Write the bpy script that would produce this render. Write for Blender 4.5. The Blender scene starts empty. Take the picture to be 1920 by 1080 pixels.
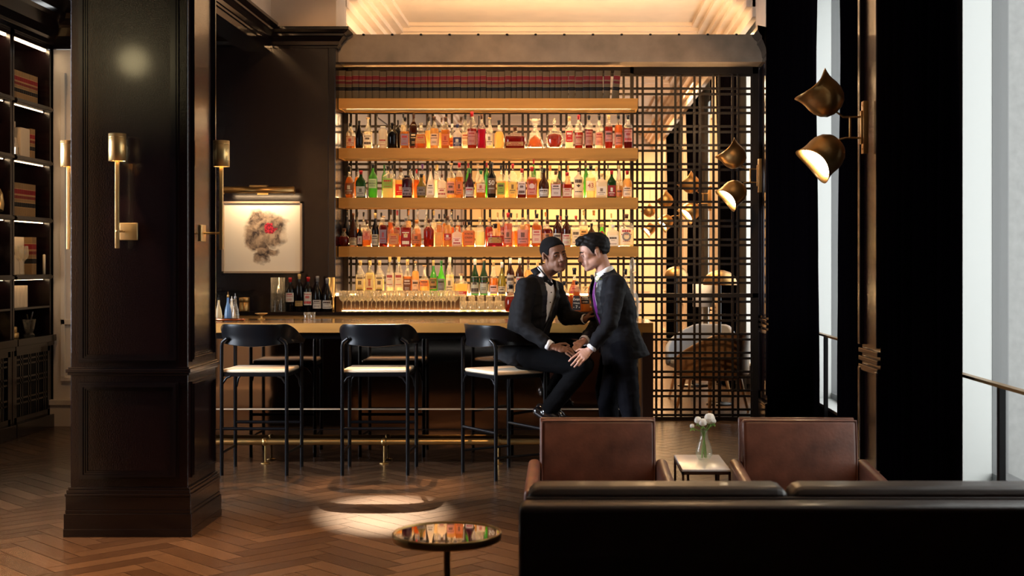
import bpy, bmesh, math, random
from mathutils import Vector, Matrix, noise
random.seed(7)
S = bpy.context.scene
COL = S.collection
R = math.radians
# ------------------------------------------------------------------ camera, world, large lights, exposure
FPX, VX, VY, CH = 2450.0, 1070.0, 492.0, 1.53
cd = bpy.data.cameras.new('camera'); cam = bpy.data.objects.new('camera', cd); COL.objects.link(cam)
cam.location = (0, 0, CH); cam.rotation_euler = (R(90), 0, 0)
cd.sensor_width = 36; cd.lens = FPX/1920*36
cd.shift_x = (960-VX)/1920; cd.shift_y = -(540-VY)/1920
cd.dof.use_dof = True; cd.dof.focus_distance = 9.6; cd.dof.aperture_fstop = 4.0
cd.clip_end = 200
S.camera = cam
S.view_settings.view_transform = 'Standard'; S.view_settings.look = 'None'
S.view_settings.gamma = 1; S.view_settings.use_curve_mapping = False
S.view_settings.exposure = 1.2
S.cycles.use_denoising = True
S.cycles.max_bounces = 7; S.cycles.diffuse_bounces = 3; S.cycles.glossy_bounces = 4
S.cycles.transmission_bounces = 4; S.cycles.transparent_max_bounces = 14
S.cycles.sample_clamp_indirect = 4; S.cycles.caustics_reflective = False; S.cycles.caustics_refractive = False
w = bpy.data.worlds.new('sky'); S.world = w; w.use_nodes = True
w.node_tree.nodes['Background'].inputs[0].default_value = (.97, 1.0, .98, 1)
w.node_tree.nodes['Background'].inputs[1].default_value = 1.45

def aim(o, t): o.rotation_euler = (Vector(t)-o.location).to_track_quat('-Z', 'Y').to_euler()
def spot(loc, to, power, ang, col=(1, .66, .36), blend=.4, size=.04, name='ceiling_or_fill_spot'):
    l = bpy.data.lights.new(name, 'SPOT'); l.energy = power; l.color = col; l.spot_size = R(ang); l.spot_blend = blend; l.shadow_soft_size = size
    o = bpy.data.objects.new(name, l); COL.objects.link(o); o.location = loc; aim(o, to); return o
def area(loc, to, power, sx, sy, col=(1, .66, .36), name='fill_area_light'):
    l = bpy.data.lights.new(name, 'AREA'); l.energy = power; l.color = col; l.shape = 'RECTANGLE'; l.size = sx; l.size_y = sy
    o = bpy.data.objects.new(name, l); COL.objects.link(o); o.location = loc; aim(o, to); return o
def point(loc, power, col=(1, .66, .36), size=.02, name='lamp_bulb'):
    l = bpy.data.lights.new(name, 'POINT'); l.energy = power; l.color = col; l.shadow_soft_size = size
    o = bpy.data.objects.new(name, l); COL.objects.link(o); o.location = loc; return o
def portal(x, y, z, sy, sz, nx):
    l = bpy.data.lights.new('window_portal', 'AREA'); l.shape = 'RECTANGLE'; l.size = sz; l.size_y = sy; l.cycles.is_portal = True
    o = bpy.data.objects.new('window_portal', l); COL.objects.link(o); o.location = (x, y, z)
    o.rotation_euler = (0, R(90) if nx < 0 else R(-90), 0); return o
PIL = [7.95+4.37*k for k in range(-2, 5)]
for k in range(0, 5):
    yc = PIL[k+1] + 4.37/2
    portal(2.7, yc, 2.2, 2.7, 3.6, -1)
portal(-5.5, 7.6, 2.1, 2.0, 2.6, 1)
# the bar's ceiling spots, with added fill lamps among them
WC = (1, .56, .25)
spot((-1.9, 8.2, 4.25), (-1.6, 12.3, 2.4), 95, 48, WC)
spot((0.2, 8.2, 4.25), (0.1, 12.3, 2.4), 105, 48, WC)
spot((-1.75, 11.3, 4.2), (-1.3, 9.0, .2), 650, 15, WC, blend=.6, size=.012)
spot((-1.85, 12.2, 3.36), (-1.15, 8.05, 0), 2200, 10, (1, .68, .42), blend=.9, size=.01)  # low spot added under the lintel to throw the floor pool
spot((-1.0, 5.8, 4.25), (-1.2, 9.75, 1.0), 95, 42, WC, blend=.6)  # added fill, brightens the brass counter front
spot((-2.3, 10.9, 4.2), (-2.25, 9.5, .7), 260, 20, WC, blend=.5, size=.02)
spot((-1.2, 10.9, 4.2), (-.8, 9.4, .7), 160, 16, WC, blend=.5, size=.02)
spot((-3.7, 6.7, 3.9), (-3.5, 6.5, 0), 330, 70, WC, blend=.9, size=.08)
spot((-1.3, 6.9, 4.3), (-1.35, 6.5, 0), 430, 52, WC, blend=.9, size=.08)
spot((.6, 4.6, 4.25), (.9, 6.6, .5), 60, 40, WC, blend=.9, size=.08)
area((-5.3, 7.6, 2.1), (0, 9.2, 1.5), 60, 1.9, 2.4, (.80, .88, 1.0), name='window_daylight').data.spread = R(75)
spot((-4.3, 9.8, 3.9), (-4.5, 12.2, 1.9), 28, 50, WC, blend=.6)  # added spot, brightens the pale wall panel
area((-.2, 12.95, 3.5), (-.2, 14.6, 4.4), 28, 3.6, .2, (1, .72, .42), name='hidden_ceiling_fill')  # lamp added out of sight behind the lintel to brighten the far ceiling
spot((-.2, 6.2, 4.25), (1.62, 7.86, 2.35), 45, 30, WC, blend=.6, size=.06)  # spot added for glints on the near sconce's brass
spot((-4.55, 1.0, 3.62), (-2.46, 7.3, 2.75), 14, 11, (1, .80, .42), blend=1, size=.14)
spot((-3.4, 8.4, 3.9), (-3.45, 6.2, .5), 160, 40, WC, blend=.6)  # spot added to light the pier so the bar mirror shows it
# area lamps added under the far ceiling to brighten that room
for x, y, e in ((.8, 15.2, 70), (.8, 19, 110), (.6, 23, 120), (.2, 26.5, 140)):
    area((x, y, 4.05), (x, y, 0), e, 1.8, 1.6, (1, .62, .30))

# ------------------------------------------------------------------ projection helper
def W(px, py, Y): return Vector(((px-VX)/FPX*Y, Y, CH-(py-VY)/FPX*Y))

# ------------------------------------------------------------------ materials
MATS = {}
def nmat(name):
    m = bpy.data.materials.new(name); m.use_nodes = True; MATS[name] = m
    nt = m.node_tree; return m, nt, nt.nodes['Principled BSDF']
def pm(name, col, rough=.5, metal=0, bump=0, bscale=60, coat=0, var=0, vscale=4, sheen=0, spec=None, stretch=None):
    m, nt, b = nmat(name)
    b.inputs['Base Color'].default_value = (*col, 1); b.inputs['Roughness'].default_value = rough; b.inputs['Metallic'].default_value = metal
    b.inputs['Coat Weight'].default_value = coat; b.inputs['Coat Roughness'].default_value = .08
    if spec is not None: b.inputs['Specular IOR Level'].default_value = spec
    if sheen: b.inputs['Sheen Weight'].default_value = sheen
    if bump or var:
        tc = nt.nodes.new('ShaderNodeTexCoord'); mp = nt.nodes.new('ShaderNodeMapping'); nt.links.new(tc.outputs['Object'], mp.inputs[0])
        if stretch: mp.inputs['Scale'].default_value = stretch
    if bump:
        n = nt.nodes.new('ShaderNodeTexNoise'); n.inputs['Scale'].default_value = bscale; n.inputs['Detail'].default_value = 3
        nt.links.new(mp.outputs[0], n.inputs['Vector'])
        bp = nt.nodes.new('ShaderNodeBump'); bp.inputs['Strength'].default_value = bump; bp.inputs['Distance'].default_value = .003
        nt.links.new(n.outputs[0], bp.inputs['Height']); nt.links.new(bp.outputs[0], b.inputs['Normal'])
    if var:
        n2 = nt.nodes.new('ShaderNodeTexNoise'); n2.inputs['Scale'].default_value = vscale; n2.inputs['Detail'].default_value = 5
        nt.links.new(mp.outputs[0], n2.inputs['Vector'])
        r = nt.nodes.new('ShaderNodeValToRGB'); r.color_ramp.elements[0].position = .3; r.color_ramp.elements[1].position = .7
        r.color_ramp.elements[0].color = (*[c*(1-var) for c in col], 1); r.color_ramp.elements[1].color = (*[min(1, c*(1+var)) for c in col], 1)
        nt.links.new(n2.outputs[0], r.inputs[0]); nt.links.new(r.outputs[0], b.inputs['Base Color'])
    return m
def em(name, col, s):
    m, nt, b = nmat(name); e = nt.nodes.new('ShaderNodeEmission'); e.inputs[0].default_value = (*col, 1); e.inputs[1].default_value = s
    nt.links.new(e.outputs[0], nt.nodes['Material Output'].inputs[0]); return m
def transl(name, col, gloss=.12, tr=.75, see=0.0, rough=.08):
    """liquid / frosted glass: translucent and diffuse body under a glossy skin"""
    m, nt, b = nmat(name); N = nt.nodes; L = nt.links
    t = N.new('ShaderNodeBsdfTranslucent'); t.inputs[0].default_value = (*col, 1)
    d = N.new('ShaderNodeBsdfDiffuse'); d.inputs[0].default_value = (*col, 1)
    a = N.new('ShaderNodeMixShader'); a.inputs[0].default_value = tr; L.new(d.outputs[0], a.inputs[1]); L.new(t.outputs[0], a.inputs[2])
    last = a
    if see:
        tp = N.new('ShaderNodeBsdfTransparent'); tp.inputs[0].default_value = (*[c**.5 for c in col], 1)
        s = N.new('ShaderNodeMixShader'); s.inputs[0].default_value = see; L.new(last.outputs[0], s.inputs[1]); L.new(tp.outputs[0], s.inputs[2]); last = s
    g = N.new('ShaderNodeBsdfGlossy'); g.inputs['Roughness'].default_value = rough
    f = N.new('ShaderNodeFresnel'); f.inputs[0].default_value = 1.45
    gb = N.new('ShaderNodeNewGeometry'); mm = N.new('ShaderNodeMath'); mm.operation = 'MULTIPLY'; m1 = N.new('ShaderNodeMath'); m1.operation = 'SUBTRACT'; m1.inputs[0].default_value = 1; L.new(gb.outputs['Backfacing'], m1.inputs[1]); L.new(f.outputs[0], mm.inputs[0]); L.new(m1.outputs[0], mm.inputs[1])
    mx = N.new('ShaderNodeMixShader'); L.new(mm.outputs[0], mx.inputs[0]); L.new(last.outputs[0], mx.inputs[1]); L.new(g.outputs[0], mx.inputs[2])
    L.new(mx.outputs[0], N['Material Output'].inputs[0]); return m
def clear(name, col=(1, 1, 1), milk=.04, ior=1.45):
    m, nt, b = nmat(name); N = nt.nodes; L = nt.links
    tp = N.new('ShaderNodeBsdfTransparent'); tp.inputs[0].default_value = (*col, 1)
    t = N.new('ShaderNodeBsdfTranslucent'); t.inputs[0].default_value = (1, .95, .85, 1)
    a = N.new('ShaderNodeMixShader'); a.inputs[0].default_value = milk; L.new(tp.outputs[0], a.inputs[1]); L.new(t.outputs[0], a.inputs[2])
    g = N.new('ShaderNodeBsdfGlossy'); g.inputs['Roughness'].default_value = .02
    f = N.new('ShaderNodeFresnel'); f.inputs[0].default_value = ior
    gb = N.new('ShaderNodeNewGeometry'); mm = N.new('ShaderNodeMath'); mm.operation = 'MULTIPLY'; m1 = N.new('ShaderNodeMath'); m1.operation = 'SUBTRACT'; m1.inputs[0].default_value = 1; L.new(gb.outputs['Backfacing'], m1.inputs[1]); L.new(f.outputs[0], mm.inputs[0]); L.new(m1.outputs[0], mm.inputs[1])
    mx = N.new('ShaderNodeMixShader'); L.new(mm.outputs[0], mx.inputs[0]); L.new(a.outputs[0], mx.inputs[1]); L.new(g.outputs[0], mx.inputs[2])
    L.new(mx.outputs[0], N['Material Output'].inputs[0]); return m

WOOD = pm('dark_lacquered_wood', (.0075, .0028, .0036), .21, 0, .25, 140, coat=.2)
WOODX = pm('dark_wood_moulding', (.005, .003, .004), .2, coat=.3)
MIR = pm('smoked_mirror', (.21, .18, .16), .05, 1.0)
BRASS = pm('satin_brass', (.62, .40, .15), .34, 1.0, .05, 200)
BRASSL = pm('lamp_brass', (.66, .46, .20), .36, .85, .05, 120, stretch=(1, 1, .05))
BRASSD = pm('aged_brass', (.46, .27, .10), .34, .92, .05, 90)
BRASSF = pm('brushed_brass_front', (.46, .225, .05), .5, .35, .1, 60, var=.12, vscale=6, stretch=(.3, 1, 3))
BRZ = pm('bronze_bar', (.018, .012, .008), .5, .4)
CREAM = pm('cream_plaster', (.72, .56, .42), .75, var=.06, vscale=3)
CREAMW = pm('white_panel_paint', (.70, .66, .62), .45)
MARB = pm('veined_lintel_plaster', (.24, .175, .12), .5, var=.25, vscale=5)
BLACK = pm('black_metal', (.003, .003, .004), .3, 0, coat=.0, spec=.22)
BLK = pm('black_stain', (.004, .004, .005), .5)
VELV = pm('black_velvet', (.0009, .0006, .0010), .95, spec=.0)
SEAT = pm('cream_leather', (.78, .62, .44), .45, bump=.1, bscale=80)
LEA = pm('cognac_leather', (.115, .042, .025), .42, 0, .25, 60, coat=.12, var=.4, vscale=9)
LEAD = pm('dark_brown_leather', (.030, .012, .007), .42, 0, .3, 40, coat=.1, var=.3, vscale=7)
STONE = pm('grey_stone', (.34, .34, .34), .9, bump=.4, bscale=30, var=.12, vscale=20)
PALE = pm('pale_painted_reveal', (.78, .80, .79), .7)
GREYF = pm('grey_window_frame', (.22, .225, .23), .5)
GLASS = clear('clear_glass', milk=.05)
GLASSB = clear('sparkling_glassware', (.97, .95, .9), milk=.20, ior=1.6)
PANE = clear('window_glass', milk=0.0)
BACKC = pm('black_granite', (.008, .006, .006), .15)
WHITE = pm('white_cloth', (.75, .74, .74), .7)
MARBT = pm('white_marble', (.72, .68, .66), .2, var=.06, vscale=6)
LED = em('warm_led', (1, .62, .27), 55.0)
LEDU = em('warm_led_soft', (1, .60, .26), 9)
LEDC = em('bookcase_led', (1, .70, .40), 15.0)
BULB = em('lamp_glow', (1, .78, .48), 16.0)
PAGES = pm('book_pages', (.62, .48, .30), .8)

def floor_mat():
    m, nt, b = nmat('herringbone_oak'); N = nt.nodes; L = nt.links
    g = N.new('ShaderNodeNewGeometry'); uv = N.new('ShaderNodeTexCoord')
    r = N.new('ShaderNodeValToRGB')
    r.color_ramp.elements[0].color = (.062, .031, .016, 1); r.color_ramp.elements[1].color = (.135, .073, .038, 1)
    L.new(g.outputs['Random Per Island'], r.inputs[0])
    mp = N.new('ShaderNodeMapping'); mp.inputs['Scale'].default_value = (1.5, 22, 1); L.new(uv.outputs['UV'], mp.inputs[0])
    n = N.new('ShaderNodeTexNoise'); n.inputs['Scale'].default_value = 3; n.inputs['Detail'].default_value = 6; L.new(mp.outputs[0], n.inputs['Vector'])
    mx = N.new('ShaderNodeMix'); mx.data_type = 'RGBA'; mx.blend_type = 'MULTIPLY'; mx.inputs[0].default_value = .7
    L.new(r.outputs[0], mx.inputs[6]); rr = N.new('ShaderNodeValToRGB'); rr.color_ramp.elements[0].position = .3; rr.color_ramp.elements[1].position = .7
    rr.color_ramp.elements[0].color = (.45, .45, .45, 1); L.new(n.outputs[0], rr.inputs[0]); L.new(rr.outputs[0], mx.inputs[7])
    L.new(mx.outputs[2], b.inputs['Base Color'])
    b.inputs['Roughness'].default_value = .27
    bp = N.new('ShaderNodeBump'); bp.inputs['Strength'].default_value = .12; bp.inputs['Distance'].default_value = .002
    L.new(n.outputs[0], bp.inputs['Height']); L.new(bp.outputs[0], b.inputs['Normal'])
    return m
OAK = floor_mat()

def book_mat(name, base, red, red2, blk, light=0):
    m, nt, b = nmat(name); N = nt.nodes; L = nt.links
    tc = N.new('ShaderNodeTexCoord'); sx = N.new('ShaderNodeSeparateXYZ'); L.new(tc.outputs['Generated'], sx.inputs[0])
    r = N.new('ShaderNodeValToRGB'); cr = r.color_ramp; cr.interpolation = 'CONSTANT'
    gold = tuple(min(1, c*1.7+.01) for c in base)
    stops = [(0, base), (.27, gold), (.285, blk), (.42, gold), (.435, base), (.52, gold), (.53, red2), (.625, gold), (.64, base), (.655, gold), (.67, red), (.81, gold), (.825, base)]
    cr.elements[0].position = 0; cr.elements[0].color = (*base, 1); cr.elements[1].position = stops[1][0]; cr.elements[1].color = (*stops[1][1], 1)
    for p, c in stops[2:]:
        e = cr.elements.new(p); e.color = (*c, 1)
    L.new(sx.outputs[2], r.inputs[0]); L.new(r.outputs[0], b.inputs['Base Color']); b.inputs['Roughness'].default_value = .6; b.inputs['Specular IOR Level'].default_value = .2
    return m
BOOKM = book_mat('law_book_cloth', (.115, .080, .042), (.17, .010, .016), (.10, .008, .012), (.004, .003, .005))
BOOKL = book_mat('lighter_law_book_cloth', (.30, .17, .07), (.28, .02, .02), (.2, .03, .02), (.02, .015, .012))
BOOKW = pm('cream_book_cloth', (.72, .55, .36), .7)

# ------------------------------------------------------------------ mesh builder
OFF = {}
class MB:
    def __init__(s): s.v = []; s.f = []; s.m = []; s.sm = []
    def add(s, vs, fs, m=0, sm=False):
        o = len(s.v); s.v += [Vector(v) for v in vs]
        for f in fs: s.f.append([i+o for i in f]); s.m.append(m); s.sm.append(sm)
    def box(s, a, b, m=0, T=None, bev=0):
        x0, y0, z0 = a; x1, y1, z1 = b
        if bev:
            bm = bmesh.new(); bmesh.ops.create_cube(bm, size=1)
            bmesh.ops.scale(bm, vec=(x1-x0, y1-y0, z1-z0), verts=bm.verts); bmesh.ops.translate(bm, vec=((x0+x1)/2, (y0+y1)/2, (z0+z1)/2), verts=bm.verts)
            bmesh.ops.bevel(bm, geom=bm.edges[:], offset=bev, segments=3, profile=.5, affect='EDGES')
            s.bm(bm, m, T, True); return s
        vs = [(x0, y0, z0), (x1, y0, z0), (x1, y1, z0), (x0, y1, z0), (x0, y0, z1), (x1, y0, z1), (x1, y1, z1), (x0, y1, z1)]
        if T: vs = [T @ Vector(v) for v in vs]
        s.add(vs, [(0, 3, 2, 1), (4, 5, 6, 7), (0, 1, 5, 4), (1, 2, 6, 5), (2, 3, 7, 6), (3, 0, 4, 7)], m); return s
    def bm(s, bm, m=0, T=None, sm=False):
        bm.verts.ensure_lookup_table(); bm.verts.index_update()
        s.add([(T @ v.co) if T else v.co.copy() for v in bm.verts], [[v.index for v in f.verts] for f in bm.faces], m, sm); bm.free()
    def lathe(s, prof, c=(0, 0, 0), n=20, m=0, T=None, ex=2, dy=1, mfun=None, sm=True, rot=0):
        """profile of (r, z) about a vertical axis; ex > 2 squares the plan, dy flattens it"""
        vs = []; fs = []; ms = []
        for (r, z) in prof:
            for i in range(n):
                a = 2*math.pi*i/n + (math.pi/n if ex > 2 else 0) + rot; ca, sa = math.cos(a), math.sin(a)
                if ex > 2:
                    k = (abs(ca)**ex+abs(sa)**ex)**(-1/ex); ca *= k; sa *= k
                vs.append(Vector((r*ca, r*sa*dy, z)))
        for j in range(len(prof)-1):
            for i in range(n):
                fs.append((j*n+i, j*n+(i+1) % n, (j+1)*n+(i+1) % n, (j+1)*n+i)); ms.append(mfun((prof[j][1]+prof[j+1][1])/2) if mfun else m)
        loop = prof[0] == prof[-1]
        if prof[0][0] > 1e-6 and not loop: fs.append(tuple(reversed(range(n)))); ms.append(mfun(prof[0][1]) if mfun else m)
        if prof[-1][0] > 1e-6 and not loop: fs.append(tuple(range((len(prof)-1)*n, len(prof)*n))); ms.append(mfun(prof[-1][1]) if mfun else m)
        C = Vector(c); vs = [(T @ v if T else v)+C for v in vs]
        o = len(s.v); s.v += vs
        for f, mm in zip(fs, ms): s.f.append([i+o for i in f]); s.m.append(mm); s.sm.append(sm and len(f) == 4)
        return s
    def tube(s, pts, r, n=8, m=0, cap=True, flat=None):
        pts = [Vector(p) for p in pts]; rr = r if isinstance(r, (list, tuple)) else [r]*len(pts)
        vs = []; prev = None
        for i, p in enumerate(pts):
            t = (pts[min(i+1, len(pts)-1)]-pts[max(i-1, 0)]).normalized()
            if prev is None:
                u = t.cross(Vector((0, 0, 1)));
                if u.length < .1: u = t.cross(Vector((1, 0, 0)))
            else: u = prev - t*prev.dot(t)
            u.normalize(); prev = u; v = t.cross(u)
            for k in range(n):
                a = 2*math.pi*k/n; vs.append(p+u*math.cos(a)*rr[i]+v*math.sin(a)*rr[i]*(flat or 1))
        fs = [(i*n+k, i*n+(k+1) % n, (i+1)*n+(k+1) % n, (i+1)*n+k) for i in range(len(pts)-1) for k in range(n)]
        s.add(vs, fs, m, True)
        if cap: o = len(vs); s.add(vs[:n], [tuple(reversed(range(n)))], m); s.add(vs[-n:], [tuple(range(n))], m)
        return s
    def ell(s, c, r, m=0, T=None, n=16, k=10):
        r = r if isinstance(r, (list, tuple)) else (r, r, r)
        vs = [Vector((0, 0, -1))]; 
        for j in range(1, k):
            a = -math.pi/2+math.pi*j/k
            for i in range(n): vs.append(Vector((math.cos(a)*math.cos(2*math.pi*i/n), math.cos(a)*math.sin(2*math.pi*i/n), math.sin(a))))
        vs.append(Vector((0, 0, 1)))
        fs = [(0, 1+(i+1) % n, 1+i) for i in range(n)]
        for j in range(k-2):
            for i in range(n): a = 1+j*n; fs.append((a+i, a+(i+1) % n, a+n+(i+1) % n, a+n+i))
        a = 1+(k-2)*n; fs += [(a+i, a+(i+1) % n, len(vs)-1) for i in range(n)]
        C = Vector(c); vs = [Vector((v.x*r[0], v.y*r[1], v.z*r[2]))+C for v in vs]
        if T: vs = [T @ v for v in vs]
        s.add(vs, fs, m, True); return s
    def cap(s, a, b, r0, r1=None, m=0, n=14):
        r1 = r0 if r1 is None else r1; a = Vector(a); b = Vector(b)
        s.tube([a, b], [r0, r1], n, m); s.ell(a, r0, m, n=n, k=8); s.ell(b, r1, m, n=n, k=8); return s
    def chain(s, pts, rs, m=0, n=14):
        for i in range(len(pts)-1): s.cap(pts[i], pts[i+1], rs[i], rs[i+1], m, n)
        return s
    def loft(s, secs, L, F, m=0, n=24, ex=2.4):
        """sections (centre, half width, half depth) with lateral axis L and forward axis F"""
        vs = []
        for c, a, b in secs:
            for i in range(n):
                t = 2*math.pi*i/n; ca, sa = math.cos(t), math.sin(t); k = (abs(ca)**ex+abs(sa)**ex)**(-1/ex)
                vs.append(Vector(c)+L*a*ca*k+F*b*sa*k)
        fs = [(j*n+i, j*n+(i+1) % n, (j+1)*n+(i+1) % n, (j+1)*n+i) for j in range(len(secs)-1) for i in range(n)]
        fs += [tuple(reversed(range(n))), tuple(range((len(secs)-1)*n, len(secs)*n))]
        s.add(vs, fs, m, True); return s
    def build(s, name, mats, parent=None, local=False, bevel=0, label=None):
        me = bpy.data.meshes.new(name); off = OFF.get(parent.name, Vector()) if parent else Vector()
        vs = s.v if (local or not parent) else [v-off for v in s.v]
        me.from_pydata([tuple(v) for v in vs], [], s.f)
        mats = mats if isinstance(mats, (list, tuple)) else [mats]
        for m in mats: me.materials.append(m)
        me.polygons.foreach_set('material_index', s.m); me.polygons.foreach_set('use_smooth', s.sm); me.update()
        o = bpy.data.objects.new(name, me); COL.objects.link(o)
        if parent: o.parent = parent
        OFF[o.name] = off if parent else Vector()
        if bevel:
            b = o.modifiers.new('bevel', 'BEVEL'); b.width = bevel; b.segments = 2; b.limit_method = 'ANGLE'; b.angle_limit = R(50)
        if label: o['label'] = label
        return o
def tag(o, label, cat, group=None, kind=None):
    o['label'] = label; o['category'] = cat
    if group: o['group'] = group
    if kind: o['kind'] = kind
    return o
def thing(name, label, cat, loc=(0, 0, 0), group=None, rotz=0, kind=None):
    o = bpy.data.objects.new(name, None); COL.objects.link(o); o.location = loc; o.rotation_euler = (0, 0, rotz); o.empty_display_size = .1
    OFF[o.name] = Vector(loc); tag(o, label, cat, group, kind); return o
def struct(name, mb, mats, parent=None, **k):
    o = mb.build(name, mats, parent, **k)
    if not parent: o['kind'] = 'structure'
    return o
def copy_tree(o, parent=None):
    c = o.copy(); COL.objects.link(c); c.parent = parent; OFF[c.name] = OFF.get(o.name, Vector())
    for ch in [x for x in COL.objects if x.parent == o]: copy_tree(ch, c)
    return c
def recentre(o, c):
    c = Vector(c)
    for v in o.data.vertices: v.co -= c
    o.location = c
def rot(ax, d): return Matrix.Rotation(R(d), 4, ax)
def tr(v): return Matrix.Translation(v)
ONES = 'first second third fourth fifth sixth seventh eighth ninth tenth eleventh twelfth thirteenth fourteenth fifteenth sixteenth seventeenth eighteenth nineteenth'.split()
def ordw(n):
    if n <= 19: return ONES[n-1]
    t, u = divmod(n, 10); tn = {2: 'twenty', 3: 'thirty', 4: 'forty', 5: 'fifty'}[t]
    return {2: 'twentieth', 3: 'thirtieth', 4: 'fortieth', 5: 'fiftieth'}[t] if u == 0 else tn+'-'+ONES[u-1]
def text_mesh(txt, h, mat, parent, loc, name='lettering', w=None, ext=.0006, font=None):
    """lettering standing in the XZ plane and facing the camera"""
    c = bpy.data.curves.new(name, 'FONT'); c.body = txt; c.size = h; c.align_x = 'CENTER'; c.align_y = 'CENTER'; c.extrude = ext; c.space_line = .85
    t = bpy.data.objects.new('t', c); COL.objects.link(t); dg = bpy.context.evaluated_depsgraph_get()
    me = bpy.data.meshes.new_from_object(t.evaluated_get(dg)); bpy.data.objects.remove(t); bpy.data.curves.remove(c)
    xs = [v.co.x for v in me.vertices] or [0]; sc = 1
    if w and max(xs)-min(xs) > w: sc = w/(max(xs)-min(xs))
    for v in me.vertices: v.co = Vector((v.co.x*sc, -v.co.z, v.co.y*sc))+Vector(loc)
    me.materials.clear(); me.materials.append(mat); me.name = name
    o = bpy.data.objects.new(name, me); COL.objects.link(o); o.parent = parent; return o
def remeshed(mb, name, mats, voxel, parent, smooth=4, fac=.5):
    me = bpy.data.meshes.new('tmp'); me.from_pydata([tuple(v) for v in mb.v], [], mb.f)
    o = bpy.data.objects.new('tmp', me); COL.objects.link(o)
    r = o.modifiers.new('r', 'REMESH'); r.mode = 'VOXEL'; r.voxel_size = voxel; r.use_smooth_shade = True
    if smooth: q = o.modifiers.new('s', 'SMOOTH'); q.iterations = smooth; q.factor = fac
    dg = bpy.context.evaluated_depsgraph_get(); out = bpy.data.meshes.new_from_object(o.evaluated_get(dg))
    bpy.data.objects.remove(o); bpy.data.meshes.remove(me); out.name = name; out.materials.clear()
    for m in (mats if isinstance(mats, (list, tuple)) else [mats]): out.materials.append(m)
    off = OFF.get(parent.name, Vector())
    for v in out.vertices: v.co -= off
    for p in out.polygons: p.use_smooth = True
    n = bpy.data.objects.new(name, out); COL.objects.link(n); n.parent = parent; OFF[n.name] = off; return n
#PART2
# ================================================================== THE SETTING
def make_floor():
    mb = MB(); L, w, g = .60, .12, .0018; uvs = []
    c45 = math.cos(R(45))
    mb.add([(-5.6, -3.2, -.004), (3.2, -3.2, -.004), (3.2, 28.4, -.004), (-5.6, 28.4, -.004)], [(0, 1, 2, 3)], 1); uvs += [(0, 0)]*4
    for m in range(-9, 6):
        for k in range(-2, 175):
            ox = k*w+m*L; oy = k*w-m*L
            for (x0, y0, x1, y1, ver) in ((ox, oy, ox+L, oy+w, 0), (ox+L, oy+w-L, ox+L+w, oy+w, 1)):
                x0 += g; y0 += g; x1 -= g; y1 -= g
                P = [((x-y)*c45, (x+y)*c45, 0) for x, y in ((x0, y0), (x1, y0), (x1, y1), (x0, y1))]
                cx = sum(p[0] for p in P)/4; cy = sum(p[1] for p in P)/4
                if cx < -5.5 or cx > 3.0 or cy < -.5 or cy > 28.3: continue
                rx, ry = random.random()*9, random.random()*9
                if ver: q = [(ry, rx), (ry, rx+w), (ry+L, rx+w), (ry+L, rx)]
                else: q = [(ry, rx), (ry+L, rx), (ry+L, rx+w), (ry, rx+w)]
                mb.add(P, [(0, 1, 2, 3)], 0); uvs += q
    o = struct('floor', mb, [OAK, BLK])
    ul = o.data.uv_layers.new(name='UVMap')
    for lp in o.data.loops: ul.data[lp.index].uv = uvs[lp.vertex_index]
make_floor()
CZ = 4.42
struct('ceiling', MB().box((-2.9, -3.2, CZ), (3.2, 12.3, CZ+.1)), CREAM)
DC = struct('ceiling', MB().box((-5.6, -3.2, 3.98), (-2.9, 12.3, 4.1)), WOOD)
struct('wall_back', MB().box((-5.6, -3.3, 0), (3.2, -3.2, CZ)), WOOD)
m = MB()      # left wall with its window opening
m.box((-5.7, -3.2, 0), (-5.4, 6.6, CZ)); m.box((-5.7, 8.6, 0), (-5.4, 12.4, CZ)); m.box((-5.7, 6.6, 0), (-5.4, 8.6, .8)); m.box((-5.7, 6.6, 3.4), (-5.4, 8.6, CZ))
struct('wall_left', m, WOOD)
m = MB()
for z in (.8, 2.1, 3.34): m.box((-5.62, 6.6, z), (-5.55, 8.6, z+.06))
for i in range(5): m.box((-5.62, 6.6+i*.485, .8), (-5.55, 6.66+i*.485, 3.4))
wl = struct('window_1', m, BLACK)
MB().box((-5.588, 6.6, .8), (-5.582, 8.6, 3.4)).build('pane', PANE, wl)
# dark panelled wall left of the shelves, picture wall
m = MB(); m.box((-4.1, 12.2, 0), (-2.19, 12.75, 3.55)); struct('wall_picture', m, WOOD)
m = MB(); m.box((-3.05, 12.2, 3.71), (-2.19, 12.75, CZ)); struct('wall_upper', m, CREAM)
def crown(name, p0, p1, z, d, h, mat, nrm, ret=None):
    """stepped crown moulding swept along p0-p1, projecting along nrm"""
    prof = [(0, 0), (.12, 0), (.12, .1), (.22, .14), (.28, .32), (.5, .52), (.62, .58), (.62, .68), (.8, .74), (1, .86), (1, 1), (0, 1)]
    mb = MB(); a, b = Vector(p0), Vector(p1); n = Vector(nrm); vs = []
    e = (b-a).normalized()
    for q, s in ((a, -1), (b, 1)):
        for (x, y) in prof:
            sh = e*s*x*d if (ret and ((s < 0 and ret[0]) or (s > 0 and ret[1]))) else Vector()
            vs.append(Vector((q.x, q.y, z+y*h))+n*x*d+sh)
    k = len(prof); fs = [(i, (i+1) % k, k+(i+1) % k, k+i) for i in range(k)]+[tuple(reversed(range(k))), tuple(range(k, 2*k))]
    mb.add(vs, fs); return struct(name, mb, mat)
crown('trim_1', (-4.1, 12.2, 0), (-2.19, 12.2, 0), 3.53, .14, .18, WOODX, (0, -1, 0), (0, 1))
crown('trim_2', (-2.19, 12.2, 0), (-2.19, 12.75, 0), 3.53, .14, .18, WOODX, (1, 0, 0), (1, 0))
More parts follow.
